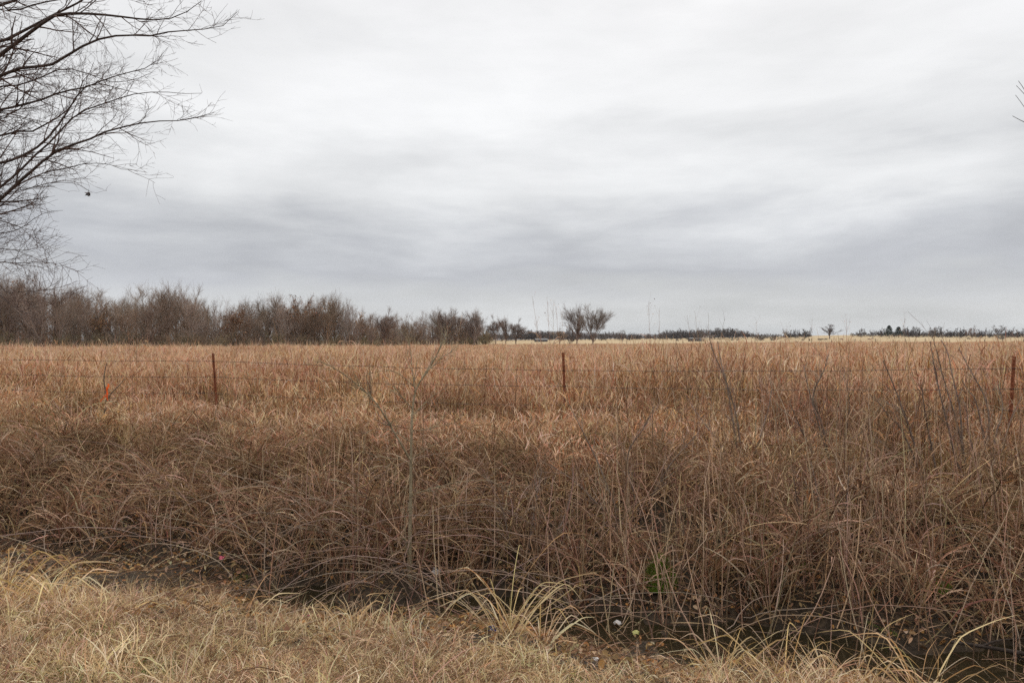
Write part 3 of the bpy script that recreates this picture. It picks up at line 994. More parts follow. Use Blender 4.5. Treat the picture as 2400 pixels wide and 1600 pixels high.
def strip(pl, half, D, name, tw=.5):
    pts = resample(np.array([pix(x, y, D - .01 * i) for i, (x, y) in enumerate(pl)]), 14) - o1
    T = nrm(np.gradient(pts, axis=0))
    S = nrm(np.cross(T, np.array([[.15 * math.sin(i), 1, .1 * math.cos(i * .8)] for i in range(14)])))
    hw = np.array([half * (.75 + .3 * math.sin(i * .9)) for i in range(14)])[:, None]
    nn = np.array([[0, .012 * math.sin(i * 1.1), 0] for i in range(14)])
    V = np.stack([pts - S * hw + nn, pts + nn * -1, pts + S * hw + nn], 1).reshape(-1, 3)
    i = np.arange(13)[:, None] * 3
    q = np.concatenate([i + [[0, 1, 4, 3]], i + [[1, 2, 5, 4]]])
    Geo().add(V, q=q).build(name, M_ORANGE, rb)


strip([(254, 899), (253, 908), (251, 918), (251, 930), (252, 938)], .020, D, 'ribbon_loop')
strip([(249, 906), (250, 914), (250, 922), (251, 932)], .014, D - .02, 'ribbon_loop')
strip([(249, 924), (244, 930), (239, 936), (235, 942)], .012, D - .02, 'ribbon_tail')

D = 11.5
o0 = pix(866, 1000, D); o0[2] = H1(o0[0], o0[1])
M_SNAG = mat_bark('dry_brown_wood', [(.13, .085, .055), (.24, .165, .11), (.38, .28, .195)], scale=22)
sn = empty('dead_snag', o0)
tag(sn, 'splintered thin brown snag standing at the fence wires', 'snag')
g = Geo(); traced_tube(g, [(866, 1060), (866, 1000), (867, 940), (868, 900), (867, 868)], D, .011, .008, origin=o0, sides=7); g.build('stem', M_SNAG, sn)
for pl in ([(864, 930), (860, 890), (862, 872)], [(869, 930), (872, 895), (870, 880)], [(866, 905), (856, 880)], [(868, 990), (880, 960), (879, 940)]):
    g = Geo(); traced_tube(g, pl, D - .03, .010, .003, origin=o0, K=6); g.build('splinter', M_SNAG, sn)


# ------------------------------------------------------------------ bare trees: generator
def spawn(P, Rd, n, t0, t1, a0, a1, L, trop, wig, K, rr, r, flat=0.0, lowlong=0.0, minr=.002):
    """n children on the parent centre lines P (N,K,3)."""
    N, Kp = P.shape[:2]
    w = np.linalg.norm(P[:, -1] - P[:, 0], axis=-1)
    pi = r.choice(N, n, p=w / w.sum())
    t = r.uniform(t0, t1, n)
    f = t * (Kp - 1); i = np.minimum(f.astype(int), Kp - 2); fr = (f - i)[:, None]
    pos = P[pi, i] * (1 - fr) + P[pi, i + 1] * fr
    tan = nrm(P[pi, i + 1] - P[pi, i])
    rp = (Rd[pi, i] * (1 - fr[:, 0]) + Rd[pi, i + 1] * fr[:, 0])
    rv = r.normal(0, 1, (n, 3)); rv[:, 2] *= (1 - flat)
    per = nrm(rv - (rv * tan).sum(-1, keepdims=True) * tan)
    a = r.uniform(a0, a1, n)[:, None]
    d = np.cos(a) * tan + np.sin(a) * per
    Ln = L * r.uniform(.55, 1.15, n) * (1 - lowlong * t)
    dirs = d[:, None] + np.array([0, 0, 1.0]) * trop * np.linspace(0, 1, K)[None, :, None] + wig * np.cumsum(r.normal(0, 1, (n, K, 3)), 1) / math.sqrt(K)
    dirs = nrm(dirs)
    step = dirs * (Ln / (K - 1))[:, None, None]
    Q = pos[:, None] + np.concatenate([np.zeros((n, 1, 3)), np.cumsum(step[:, :-1], 1)], 1)
    r0 = np.maximum(rp * rr, minr)
    Rq = r0[:, None] * np.linspace(1, .35, K)[None]
    Rq = np.maximum(Rq, minr * .6)
    return Q, Rq


def make_tree(seed, H=10.0, style='elm', col=(.12, .09, .075), twig_r=.012, nt=900, leaf=None, nleaf=0):
    """Returns meshes (trunk, crown); foot at the origin."""
    r = np.random.default_rng(seed)
    st_ = {'elm': dict(tr=.42, n1=10, a1=(.25, .75), L1=.52, trop=.5, wig=.28, t1=(.35, 1.)),
           'vase': dict(tr=.26, n1=12, a1=(.2, .75), L1=.68, trop=.55, wig=.22, t1=(.55, 1.)),
           'oak': dict(tr=.62, n1=16, a1=(.5, 1.1), L1=.40, trop=.5, wig=.35, t1=(.25, 1.)),
           'round': dict(tr=.40, n1=17, a1=(.15, 1.0), L1=.50, trop=.3, wig=.28, t1=(.3, 1.)),
           'slim': dict(tr=.80, n1=20, a1=(.35, .8), L1=.28, trop=.5, wig=.25, t1=(.2, 1.)),
           'bush': dict(tr=.10, n1=22, a1=(.3, 1.15), L1=.75, trop=.55, wig=.35, t1=(.2, 1.))}[style]
    K0 = 8
    lean = r.normal(0, .05, 2)
    z = np.linspace(-.3, st_['tr'] * H, K0)
    trunk = np.stack([lean[0] * z + .08 * np.sin(z * .9 + seed), lean[1] * z + .08 * np.cos(z * .8 + seed), z], -1)[None]
    r_t = H * .019 * (1.25 if style == 'oak' else 1.0) * (.5 if style == 'bush' else 1)
    Rt = (r_t * np.linspace(1.25, .62, K0))[None]
    gt, gc = Geo(), Geo()
    jit = lambda n: np.array(col) * .86 * r.uniform(.75, 1.25, (n, 1))
    tubes(gt, trunk, Rt, jit(1), 7)
    P1, R1 = spawn(trunk, Rt, st_['n1'], *st_['t1'], *st_['a1'], st_['L1'] * H, st_['trop'], st_['wig'], 8, .55, r, lowlong=.25 if style in ('oak', 'slim') else 0)
    tubes(gt, P1, R1, jit(len(P1)), 5)
    P2, R2 = spawn(P1, R1, st_['n1'] * 5, .25, 1., .25, .7, .21 * H, .35, .32, 6, .55, r, minr=twig_r * 1.3)
    tubes(gc, P2, R2, jit(len(P2)), 4)
    P3, R3 = spawn(P2, R2, int(nt * .35), .2, 1., .25, .8, .125 * H, .35, .26, 4, .6, r, minr=twig_r)
    tubes(gc, P3, R3, jit(len(P3)), 3)
    P4, R4 = spawn(P3, R3, nt, .15, 1., .25, .75, .08 * H, .35, .22, 3, .7, r, minr=twig_r * .7)
    tubes(gc, P4, R4, jit(len(P4)), 3)
    if nleaf:
        c = P4[r.integers(0, len(P4), nleaf), r.integers(0, 3, nleaf)] + r.normal(0, .12, (nleaf, 3))
        leaves(gc, c, (.10, .22), [leaf, tuple(np.array(leaf) * .7), tuple(np.array(leaf) * 1.25)], r)
    return gt, gc


TREE = {}


def tree_kind(key, *a, **k):
    gt, gc = make_tree(*a, **k)
    v_ = np.concatenate(gt.v + gc.v)
    zt = np.percentile(v_[:, 2], 99.7); rw = np.percentile(np.hypot(v_[:, 0], v_[:, 1]), 96)
    TREE[key] = (gt.mesh('trunk', M_TWIG), gc.mesh('crown', M_TWIG), zt, rw)


DK = (.085, .066, .056)
for i, (stl, cc) in enumerate((('round', (.33, .25, .20)), ('vase', (.38, .30, .25)), ('oak', (.27, .20, .155)), ('slim', (.34, .26, .205)), ('elm', (.36, .265, .195)), ('oak', (.31, .225, .165)), ('slim', (.40, .315, .26)), ('vase', (.33, .245, .185)))):
    tree_kind('wood%d' % i, 100 + i, style=stl, col=cc, twig_r=.011, nt=1700)
for i, lc in enumerate(((.30, .175, .10), (.27, .165, .105))):
    tree_kind('rusty%d' % i, 130 + i, style='oak', col=(.30, .21, .145), twig_r=.013, nt=700, leaf=lc, nleaf=900)
for i, cc in enumerate(((.33, .255, .165), (.29, .245, .15), (.35, .25, .185))):
    tree_kind('bush%d' % i, 150 + i, H=5.0, style='bush', col=cc, twig_r=.014, nt=900)
for i, stl in enumerate(('vase', 'round', 'elm')):
    tree_kind('lone%d' % i, 170 + i, style=stl, col=(.29, .225, .185), twig_r=.013, nt=3600)


def put_tree(key, x, y, hgt, rz, name, label, group=None, wide=.6, cat='tree'):
    """hgt in metres; wide = crown width over height."""
    tm, cm, H, rw = TREE[key]
    e_ = empty(name, (x, y, H1(x, y)), rz)
    w_ = hgt * wide / 2 / rw
    e_.scale = (w_, w_, hgt / H)
    for nm, me in (('trunk', tm), ('crown', cm)):
        o = bpy.data.objects.new(nm, me); COL.objects.link(o); o.parent = e_
    return tag(e_, label, cat, group)


# ------------------------------------------------------------------ the wood on the left
TOPS = [(-250, 650), (0, 658), (60, 645), (110, 662), (160, 682), (230, 690), (270, 706), (310, 682), (340, 680), (380, 686), (450, 682), (478, 712), (560, 716), (600, 708), (670, 700), (720, 708), (790, 703), (830, 728), (880, 745), (980, 748), (1040, 730), (1090, 748), (1130, 738), (1160, 760), (1240, 790)]
FR = np.random.default_rng(11)
STY = ['round headed', 'pale vase shaped', 'dark broad crowned', 'slim upright', 'warm brown spreading', 'brown broad crowned', 'pale slim upright', 'brown vase shaped']
ROWS = ['at the front edge of the dense wood', 'just behind the front trees of the wood', 'deep inside the dense wood', 'at the back of the dense wood']
LAB = {'rusty': 'tree keeping rust brown leaves within the bare wood', 'bush': 'leafless olive brown bush under the edge of the wood'}
LAB2 = {5.0: 'leafless brown bush between the front trees of the wood', 19.0: 'leafless brown bush deep in the wood', 34.0: 'leafless brown bush behind the whole wood'}
GRP = {'rusty': 'rust leaved trees in the wood', 'bush': 'bushes under the edge of the wood'}
for row, (back, step, dh) in enumerate(((1.5, 40, 10), (6, 50, -20), (13, 34, 4), (22, 36, -12))):
    px = -170 + FR.uniform(0, 20)
    while px < 1125:
        Yd = float(forest_Y(px)) + back + FR.uniform(-1.5, 1.5)
        top = np.interp(px, [a for a, _ in TOPS], [b_ for _, b_ in TOPS]) + dh + FR.uniform(-4, 10)
        X_ = (px - 1200) / F * Yd
        Hh = EYE + (800 - top) / F * Yd - H1(X_, Yd)
        rust = FR.uniform() < (.12 if 420 < px < 760 else .04)
        kk = int(FR.integers(8))
        if rust:
            put_tree('rusty%d' % FR.integers(2), X_, Yd, max(Hh, 4.5), FR.uniform(0, 6.28), 'woodland_tree', LAB['rusty'], GRP['rusty'], FR.uniform(.55, .8))
        else:
            put_tree('wood%d' % kk, X_, Yd, max(Hh, 4.5), FR.uniform(0, 6.28), 'woodland_tree', 'bare %s tree %s' % (STY[kk], ROWS[row]),
                     '%s trees %s' % (STY[kk], ROWS[row]), FR.uniform(.5, .78) * (.7 if kk in (3, 6) else 1))
        px += step * FR.uniform(.75, 1.3) * 115 / Yd
px = -170
while px < 1150:
    for back in (-.5, 5.0, 19.0, 34.0):
        Yd = float(forest_Y(px)) + back + FR.uniform(-.8, .8)
        put_tree('bush%d' % FR.integers(3), (px + FR.uniform(-9, 9) - 1200) / F * Yd, Yd, FR.uniform(2.2, 4.2) * (1 if back < 10 else 1.7), FR.uniform(0, 6.28), 'woodland_bush', LAB['bush'] if back < 3 else LAB2[back], GRP['bush'] if back < 3 else LAB2[back], FR.uniform(1.0, 1.5), cat='bush')
    px += 27 * FR.uniform(.7, 1.3)

# trees that stand by themselves: pixel column, top, distance, kind, width, label
LONE = [(903, 722, 138, 'lone2', .85, 'dark crooked elm standing out before the end of the wood'),
        (1052, 724, 178, 'lone0', .85, 'vase shaped bare tree at the thin end of the wood'),
        (1112, 728, 182, 'lone1', .62, 'rounded bare tree second from the open end of the wood'),
        (1161, 738, 196, 'lone2', .62, 'thin forked tree just off the end of the wood'),
        (1186, 741, 205, 'lone1', .60, 'bushy small crowned tree between two thin trees off the wood'),
        (1210, 746, 200, 'lone2', .75, 'spindly open crowned tree farthest off the end of the wood'),
        (1312, 768, 235, 'lone2', 1.0, 'small grey tree behind the left foot of the paired trees'),
        (1353, 714, 160, 'lone1', .64, 'denser dark round crowned tree of the pair in the field'),
        (1388, 715, 150, 'lone0', .82, 'vase shaped open crowned tree of the pair in the field')]
for px, top, Yd, key, sx, lab in LONE:
    X_ = (px - 1200) / F * Yd
    Hh = EYE + (800 - top) / F * Yd - H1(X_, Yd)
    put_tree(key, X_, Yd, Hh, FR.uniform(0, 6.28), 'bare_tree', lab, None, sx)


# ------------------------------------------------------------------ the bare tree whose limbs reach in from the left
M_BARK = mat_bark('brown_grey_bark', [(.040, .028, .024), (.080, .058, .050), (.13, .10, .085)], scale=16)


def limb_tree(name, label, tx, ty, limbs, twig_fn, r, trunk_r=.15, trunk_top=8.0, base_up=.25):
    """limbs: (points in pixels, start radius, end distance). They leave a trunk that stands outside the picture."""
    z0 = H1(tx, ty)
    org = np.array([tx, ty, z0])
    root = empty(name, org)
    tag(root, label, 'tree')
    K = 12
    z = np.linspace(z0 - .3, trunk_top, K)
    tr_ = np.stack([tx + .12 * np.sin(z * .7), ty + .10 * np.cos(z * .9), z], -1)
    g = Geo()
    tubes(g, (tr_ - org)[None], (trunk_r * np.linspace(1.35, .28, K))[None], (.1, .1, .1), 10)
    g.build('trunk', M_BARK, root)
    LP, LR = [], []
    for pl, r0, r1, D1 in limbs:
        n = len(pl)
        Ds = np.linspace(ty + .15 * (D1 - ty), D1, n)
        pts = [pix(x, y, dd) for (x, y), dd in zip(pl, Ds)]
        # join to the trunk below the first point
        a = pts[0]
        dist = math.hypot(a[0] - tx, a[1] - ty)
        zj = float(np.clip(a[2] - (base_up + .45) * dist, z0 + 1.0, trunk_top - .3))
        i = np.argmin(np.abs(z - zj)); j = tr_[i]
        mid = (j + a) / 2 + np.array([0, 0, -.10 * dist])
        P = resample([j, mid] + pts, 26)
        LP.append(P); LR.append(np.linspace(max(r0 * 1.5, r0 + .004), r1, 26))
    LP, LR = np.array(LP), np.array(LR)
    for i in range(len(LP)):
        g = Geo(); tubes(g, (LP[i] - org)[None], LR[i][None] * .88, (.1, .1, .1), 6)
        g.build('limb', M_BARK, root)
    g = twig_fn(LP, LR, org, r)
    g.build('twigs', M_TWIG, root)
    return root


def S(pl): return [(x / 2.24, y / 2.24) for x, y in pl]


LIMBS = [
    (S([(-60, 340), (0, 290), (100, 215), (200, 140), (280, 85), (350, 72), (500, 75), (650, 90), (780, 105), (880, 100), (960, 75), (1060, 5)]), .040, .004, 9.6),
    (S([(-60, 255), (0, 225), (120, 165), (280, 80), (420, 10), (520, -60)]), .036, .012, 10.6),
    (S([(-60, 430), (0, 400), (100, 360), (200, 350), (270, 340), (340, 300), (440, 240), (540, 200), (620, 188), (720, 186), (810, 188), (900, 165), (1000, 160), (1100, 150), (1200, 125), (1245, 65)]), .030, .003, 9.2),
    (S([(-60, 600), (0, 580), (120, 550), (230, 520), (330, 480), (430, 465), (560, 415), (660, 385), (740, 365), (800, 345), (850, 290), (880, 250)]), .026, .003, 10.0),
    (S([(-60, 735), (0, 715), (90, 690), (170, 690), (260, 640), (330, 600), (400, 520), (440, 420), (480, 370), (490, 330)]), .026, .003, 11.2),
    (S([(-60, 885), (0, 860), (90, 830), (200, 770), (280, 690), (340, 610), (430, 470), (520, 440), (640, 470), (760, 500)]), .030, .003, 9.8),
    (S([(-60, 1105), (0, 1050), (60, 990), (130, 930), (200, 870), (260, 815), (350, 770), (450, 740), (530, 700), (600, 680), (720, 650), (850, 635), (950, 633), (1050, 612), (1125, 590)]), .032, .003, 9.3),
    (S([(-60, 1030), (0, 985), (100, 900), (200, 800), (270, 740), (350, 650), (420, 590), (560, 540), (680, 500), (780, 485), (900, 485), (1000, 495), (1060, 490)]), .022, .003, 10.8),
    (S([(-20, 1060), (60, 1000), (130, 950), (240, 905), (350, 885), (440, 860), (560, 860), (620, 885), (700, 893), (770, 905)]), .014, .0025, 9.9),
    (S([(-60, 1250), (0, 1230), (80, 1210), (140, 1180), (190, 1140), (260, 1110), (330, 1105)]), .014, .0025, 10.3),
    (S([(-30, 1060), (60, 1010), (150, 990), (270, 960), (400, 965), (470, 1005)]), .012, .0025, 9.6),
    (S([(-60, 1385), (0, 1375), (100, 1380), (230, 1375), (310, 1385), (375, 1360)]), .010, .0025, 9.5),
    (S([(-60, 1310), (0, 1305), (130, 1315), (200, 1295), (260, 1255)]), .009, .0025, 10.2),
    ([(-25, 680), (16, 685), (34, 686), (64, 682), (102, 681), (115, 672), (128, 666), (143, 653)], .010, .0025, 9.4),
    ([(-25, 672), (0, 693), (32, 718), (55, 731), (79, 737)], .012, .003, 8.9),
    (S([(-60, 60), (40, 20), (150, -30), (280, -90)]), .034, .016, 10.8),
    (S([(-60, 480), (0, 455), (110, 445), (230, 400), (340, 360), (470, 390), (580, 430), (700, 420), (800, 380)]), .018, .003, 10.9),
    (S([(-60, 660), (20, 610), (120, 560), (180, 440), (210, 330)]), .014, .004, 11.4),
    (S([(-60, 30), (60, 60), (200, 20), (380, -10), (600, -20), (760, 10)]), .018, .004, 10.0),
    (S([(-40, 650), (60, 615), (180, 640), (290, 690), (420, 700), (560, 690)]), .012, .003, 10.7),
    (S([(-60, 1190), (30, 1170), (110, 1195), (160, 1240), (230, 1290)]), .009, .0025, 10.0)]


def twigs_left(LP, LR, org, r):
    g = Geo()
    c = lambda n: np.array((.125, .085, .072)) * r.uniform(.75, 1.3, (n, 1))
    P2, R2 = spawn(LP[:, 6:], LR[:, 6:], 430, .04, .93, .3, .85, .95, .12, .25, 8, .5, r, lowlong=.6, minr=.0036)
    tubes(g, P2 - org, R2, c(len(P2)), 4)
    P3, R3 = spawn(np.concatenate([P2]), R2, 2300, .12, 1., .35, 1.0, .42, .15, .3, 5, .6, r, minr=.0024)
    tubes(g, P3 - org, R3, c(len(P3)), 3)
    P4, R4 = spawn(P3, R3, 5200, .2, 1., .4, 1.1, .16, .1, .25, 3, .7, r, minr=.0022)
    tubes(g, P4 - org, R4, c(len(P4)), 3)
    return g


TX, TY_ = -10.4, 10.5
limb_tree('leafless_elm', 'tall leafless elm at the ditch reaching long twiggy limbs into the sky', TX, TY_, LIMBS, twigs_left, np.random.default_rng(41), .16, 8.5)

RLIMBS = [([(2470, 330), (2430, 260), (2400, 209), (2387, 190)], .012, .003, 9.0), ([(2470, 300), (2425, 250), (2400, 220), (2382, 201)], .010, .003, 8.8),
          ([(2480, 360), (2430, 295), (2400, 250), (2380, 223)], .012, .003, 9.2), ([(2500, 330), (2440, 302), (2400, 286), (2373, 272)], .012, .003, 8.6),
          ([(2680, 100), (2660, -20), (2650, -140)], .03, .01, 9.5), ([(2700, 0), (2800, -150)], .03, .01, 9.0)]


def twigs_right(LP, LR, org, r):
    g = Geo()
    P2, R2 = spawn(LP[4:, 4:], LR[4:, 4:], 60, .1, .98, .3, .7, .7, .3, .25, 6, .5, r, minr=.003)
    tubes(g, P2 - org, np.linspace(.005, .002, 6)[None].repeat(len(P2), 0), (.08, .06, .05), 3)
    return g


limb_tree('leafless_tree', 'leafless tree by the fence of which a few twig tips reach the sky', 9.2, 9.4, RLIMBS, twigs_right, np.random.default_rng(43), .11, 7.5)

# the little ball that hangs from a twig of the elm
o0 = pix(206, 452, 9.6)
sb_ = empty('seed_ball', o0)
tag(sb_, 'small dark dried seed cluster dangling from a low elm twig', 'seed cluster')
g = Geo(); tubes(g, np.array([[[.012, 0, .055], [.008, .003, .03], [0, 0, .0]]]), np.full((1, 3), .0022), (.05, .04, .035), 4); g.build('stalk', M_TWIG, sb_)
g = Geo()
SR = np.random.default_rng(2)
cc = nrm(SR.normal(0, 1, (22, 3))) * SR.uniform(.012, .032, (22, 1)) - [0, 0, .025]
leaves(g, cc, (.014, .024), [(.05, .035, .03), (.03, .022, .02), (.42, .38, .36)], SR)
g.build('seed_scales', M_LEAF, sb_)

# ------------------------------------------------------------------ the sapling in the ditch
M_SAP = mat_bark('greenish_bark', [(.15, .115, .07), (.27, .215, .135), (.40, .33, .22)], scale=20)
D = 7.0
o0 = pix(964, 1395, D); o0[2] = H1(o0[0], o0[1])
sap = empty('sapling', o0)
tag(sap, 'slender greenish barked sapling rooted in the mud of the ditch', 'sapling')
g = Geo()
main = traced_tube(g, [(966, 1420), (965, 1395), (960, 1320), (962, 1200), (963, 1100), (964, 1030), (967, 960), (973, 920), (985, 893), (1004, 868), (1022, 835), (1036, 800)], D, .026, .004, K=40, sides=9, origin=o0, D1=7.25)
g.build('trunk', M_SAP, sap)
BRS = [([(962, 1078), (940, 1040), (905, 980), (880, 942), (850, 912), (820, 888), (790, 866), (765, 852), (735, 846)], .015, .0035, 6.6),
       ([(985, 893), (1010, 852), (1030, 820), (1050, 770)], .010, .003, 7.5), ([(973, 918), (968, 880), (964, 840), (960, 800)], .009, .003, 7.1),
       ([(976, 910), (940, 880), (915, 868), (880, 872)], .007, .0025, 6.9), ([(968, 958), (942, 930), (928, 912), (917, 902), (900, 905)], .008, .0025, 6.8),
       ([(1004, 868), (1035, 838), (1065, 822)], .007, .0025, 7.3), ([(966, 975), (1005, 935), (1050, 905)], .007, .0025, 7.2),
       ([(963, 1035), (920, 1010), (880, 1005), (855, 1015)], .007, .0025, 6.8), ([(964, 1010), (1010, 1003), (1060, 990)], .006, .002, 7.2),
       ([(962, 1085), (930, 1075), (885, 1068), (850, 1060)], .006, .0025, 6.9), ([(963, 1075), (1020, 1040), (1075, 1020)], .006, .002, 7.2),
       ([(961, 1330), (952, 1270), (947, 1200), (945, 1180)], .012, .004, 6.95), ([(962, 1160), (1010, 1145), (1080, 1128), (1150, 1125), (1190, 1128)], .008, .0025, 6.9)]
LP, LR = [], []
for pl, r0, r1, D1 in BRS:
    g = Geo(); P = traced_tube(g, pl, 7.05, r0 * .7, r1 * .8, K=16, sides=6, origin=o0, D1=D1); g.build('branch', M_SAP, sap)
    LP.append(P); LR.append(np.linspace(r0, r1, 16))
SR = np.random.default_rng(8)
P2, R2 = spawn(np.array(LP), np.array(LR), 130, .15, 1., .3, .9, .24, .2, .3, 5, .5, SR, minr=.0018)
P3, R3 = spawn(P2, R2, 130, .2, 1., .3, .9, .09, .1, .3, 3, .6, SR, minr=.0014)
g = Geo(); tubes(g, P2 - o0, R2, pick([(.30, .25, .17), (.24, .19, .14)], len(P2), .2, SR), 4); tubes(g, P3 - o0, R3, pick([(.30, .24, .17)], len(P3), .2, SR), 3)
g.build('twigs', M_TWIG, sap)

# ------------------------------------------------------------------ bare shrubs on the right of the bank
M_SHRUB = mat_bark('shrub_bark', [(.10, .07, .055), (.19, .14, .11), (.30, .235, .19)], scale=20)
SHRUBS = [('tall leaning many stemmed shrub before the rusty post without ribbon', 8.1, [
              [(2305, 1260), (2285, 1180), (2262, 1080), (2240, 980), (2215, 900), (2197, 830), (2186, 790)], [(2290, 1200), (2262, 1080), (2250, 960), (2232, 880), (2222, 830), (2207, 797)],
              [(2295, 1230), (2255, 1110), (2225, 1010), (2205, 930), (2190, 860), (2180, 800)], [(2310, 1240), (2300, 1120), (2275, 1030), (2265, 960), (2255, 930)]]),
          ('crooked shrub with one bent grey stem beside the fence post', 8.3, [
              [(2330, 1180), (2312, 1060), (2318, 985), (2308, 930), (2284, 885), (2262, 845), (2247, 815)], [(2318, 990), (2290, 950), (2268, 915), (2255, 890)],
              [(2340, 1170), (2350, 1060), (2370, 980), (2395, 930)], [(2335, 1160), (2330, 1040), (2350, 960), (2340, 900)]]),
          ('thin forked shrub with dark reddish upright twigs over the wires', 8.6, [
              [(1960, 1200), (1945, 1080), (1925, 990), (1905, 930), (1930, 870), (1942, 830)], [(1905, 935), (1890, 890), (1893, 850)], [(1950, 1150), (1975, 1050), (1990, 960), (1985, 890)],
              [(1955, 1180), (1920, 1090), (1880, 1010), (1850, 940)]]),
          ('wide low shrub whose stems fan out to the left', 8.2, [
              [(2190, 1200), (2160, 1090), (2130, 1000), (2105, 930), (2085, 880), (2070, 845)], [(2160, 1090), (2120, 1020), (2080, 970), (2050, 930)], [(2200, 1190), (2190, 1080), (2170, 980), (2160, 900)],
              [(2180, 1180), (2140, 1110), (2090, 1060), (2040, 1010)]]),
          ('grey shrub in the middle of the bank with crossing straight twigs', 7.9, [
              [(1480, 1300), (1440, 1180), (1400, 1080), (1360, 1000), (1330, 940)], [(1440, 1180), (1470, 1080), (1510, 1000), (1535, 950)], [(1490, 1290), (1520, 1180), (1570, 1090), (1640, 1010)],
              [(1470, 1280), (1420, 1200), (1350, 1130), (1290, 1090)]]),
          ('slender shrub with tall dark stems beside the clump of seed stalks', 8.8, [
              [(1745, 1180), (1738, 1060), (1725, 970), (1700, 890), (1670, 820), (1660, 775)], [(1725, 970), (1705, 910), (1690, 850), (1682, 800)], [(1750, 1170), (1770, 1060), (1800, 960), (1810, 900)],
              [(1740, 1150), (1700, 1060), (1650, 990), (1620, 950)]]),
          ('bushy grey brown shrub standing in the ditch water', 7.3, [
              [(1930, 1380), (1925, 1260), (1915, 1150), (1900, 1080)], [(1940, 1390), (1965, 1270), (1985, 1160), (1990, 1090)], [(1925, 1380), (1890, 1270), (1870, 1180), (1860, 1120)], [(1945, 1390), (2000, 1290), (2040, 1210), (2090, 1160)]]),
          ('sparse shrub of pale bent stems right of the sapling', 7.4, [
              [(1250, 1370), (1240, 1280), (1255, 1180), (1270, 1100)], [(1245, 1370), (1200, 1280), (1180, 1200), (1150, 1130)], [(1255, 1375), (1300, 1260), (1330, 1190), (1345, 1120)]])]
SR = np.random.default_rng(18)
for lab, D, stems in SHRUBS:
    o0 = pix(stems[0][0][0], stems[0][0][1], D); o0[2] = max(H1(o0[0], o0[1]), WATER_Z)
    sh = empty('bare_shrub', o0)
    tag(sh, lab, 'shrub')
    LP, LR = [], []
    for pl in stems:
        D1 = D + SR.uniform(-.3, .5)
        f = pl[0]; gz = o0.copy(); gz[:2] += SR.normal(0, .05, 2)
        pts = [np.array([gz[0], gz[1], o0[2] - .05])] + [pix(x, y, dd) for (x, y), dd in zip(pl[1:], np.linspace(D, D1, len(pl) - 1))]
        P = resample(pts, 18); Rr = np.linspace(.0165, .0042, 18) * SR.uniform(.75, 1.1)
        g = Geo(); tubes(g, (P - o0)[None], Rr[None], (.2, .15, .1), 6); g.build('stem', M_SHRUB, sh)
        LP.append(P); LR.append(Rr)
    P2, R2 = spawn(np.array(LP), np.array(LR), 46, .25, 1., .25, .7, .38, .25, .28, 6, .5, SR, minr=.0022)
    P3, R3 = spawn(P2, R2, 90, .2, 1., .3, .8, .16, .15, .28, 4, .6, SR, minr=.0017)
    g = Geo(); cs = [(.26, .19, .15), (.20, .14, .11), (.33, .26, .21)]
    tubes(g, P2 - o0, R2, pick(cs, len(P2), .2, SR), 4); tubes(g, P3 - o0, R3, pick(cs, len(P3), .2, SR), 3)
    g.build('twigs', M_TWIG, sh)

# ------------------------------------------------------------------ seed stalks that stand above the horizon
STALKS = [(1247, 693, 1292, 13.2, 'longest leaning seed stalk above the rusty middle post'), (1283, 706, 1296, 13.6, 'fine upright seed stalk beside the longest leaning one'), (1297, 704, 1297, 13.0, 'straight seed stalk with a red brown leaf at its middle'),
          (1303, 718, 1322, 13.8, 'faint leaning seed stalk before the small grey tree'), (1316, 735, 1336, 14.2, 'short faint seed stalk just before the paired trees'), (1256, 742, 1262, 12.6, 'seed stalk carrying one bent dry leaf'),
          (1520, 706, 1530, 13.5, 'tall seed stalk with a side branch against the pale strip of sky'), (1545, 722, 1545, 13.1, 'bare needle straight seed stalk'), (1628, 728, 1662, 12.4, 'leaning seed stalk rising from the slender shrub'),
          (1612, 752, 1640, 13.6, 'short leaning seed stalk before the far wood'), (1773, 752, 1780, 14.0, 'short curved seed stalk before the far bushes'), (1903, 747, 1903, 13.4, 'pale seed stalk beside the lone far tree'),
          (1984, 746, 1984, 13.8, 'faint seed stalk in the gap of the far trees'), (2119, 730, 2123, 13.0, 'dark plumed seed stalk over the round far grove'), (1842, 770, 1843, 12.2, 'hooked seed stalk with a drooping dark tip'),
          (1082, 735, 1048, 12.5, 'seed stalk leaning away from the thin forked tree'), (1050, 755, 1030, 12.2, 'seed stalk before the vase shaped tree of the wood'), (765, 765, 800, 11.8, 'leaning tan seed stalk before the wood'),
          (955, 770, 940, 12.4, 'seed stalk with curled leaves beside the sapling top'), (640, 742, 690, 11.6, 'long leaning pale stalk before the rust leaved trees'), (318, 738, 322, 12.3, 'straight pale stalk before the tall trees of the wood'),
          (300, 776, 316, 11.9, 'arched tan stalk beside the straight pale stalk'), (395, 785, 430, 11.7, 'low arched stalk over the left rusty post'), (452, 770, 470, 12.4, 'thin stalk over the left rusty post'), (250, 778, 255, 12.6, 'thin stalk over the orange ribbon'),
          (1155, 800, 1175, 11.6, 'arching red brown stalk with drooping leaves'), (1100, 805, 1130, 11.5, 'arching tan stalk left of the middle post'), (1180, 790, 1150, 11.9, 'red brown arching stalk before the thin trees')]
SR = np.random.default_rng(77)
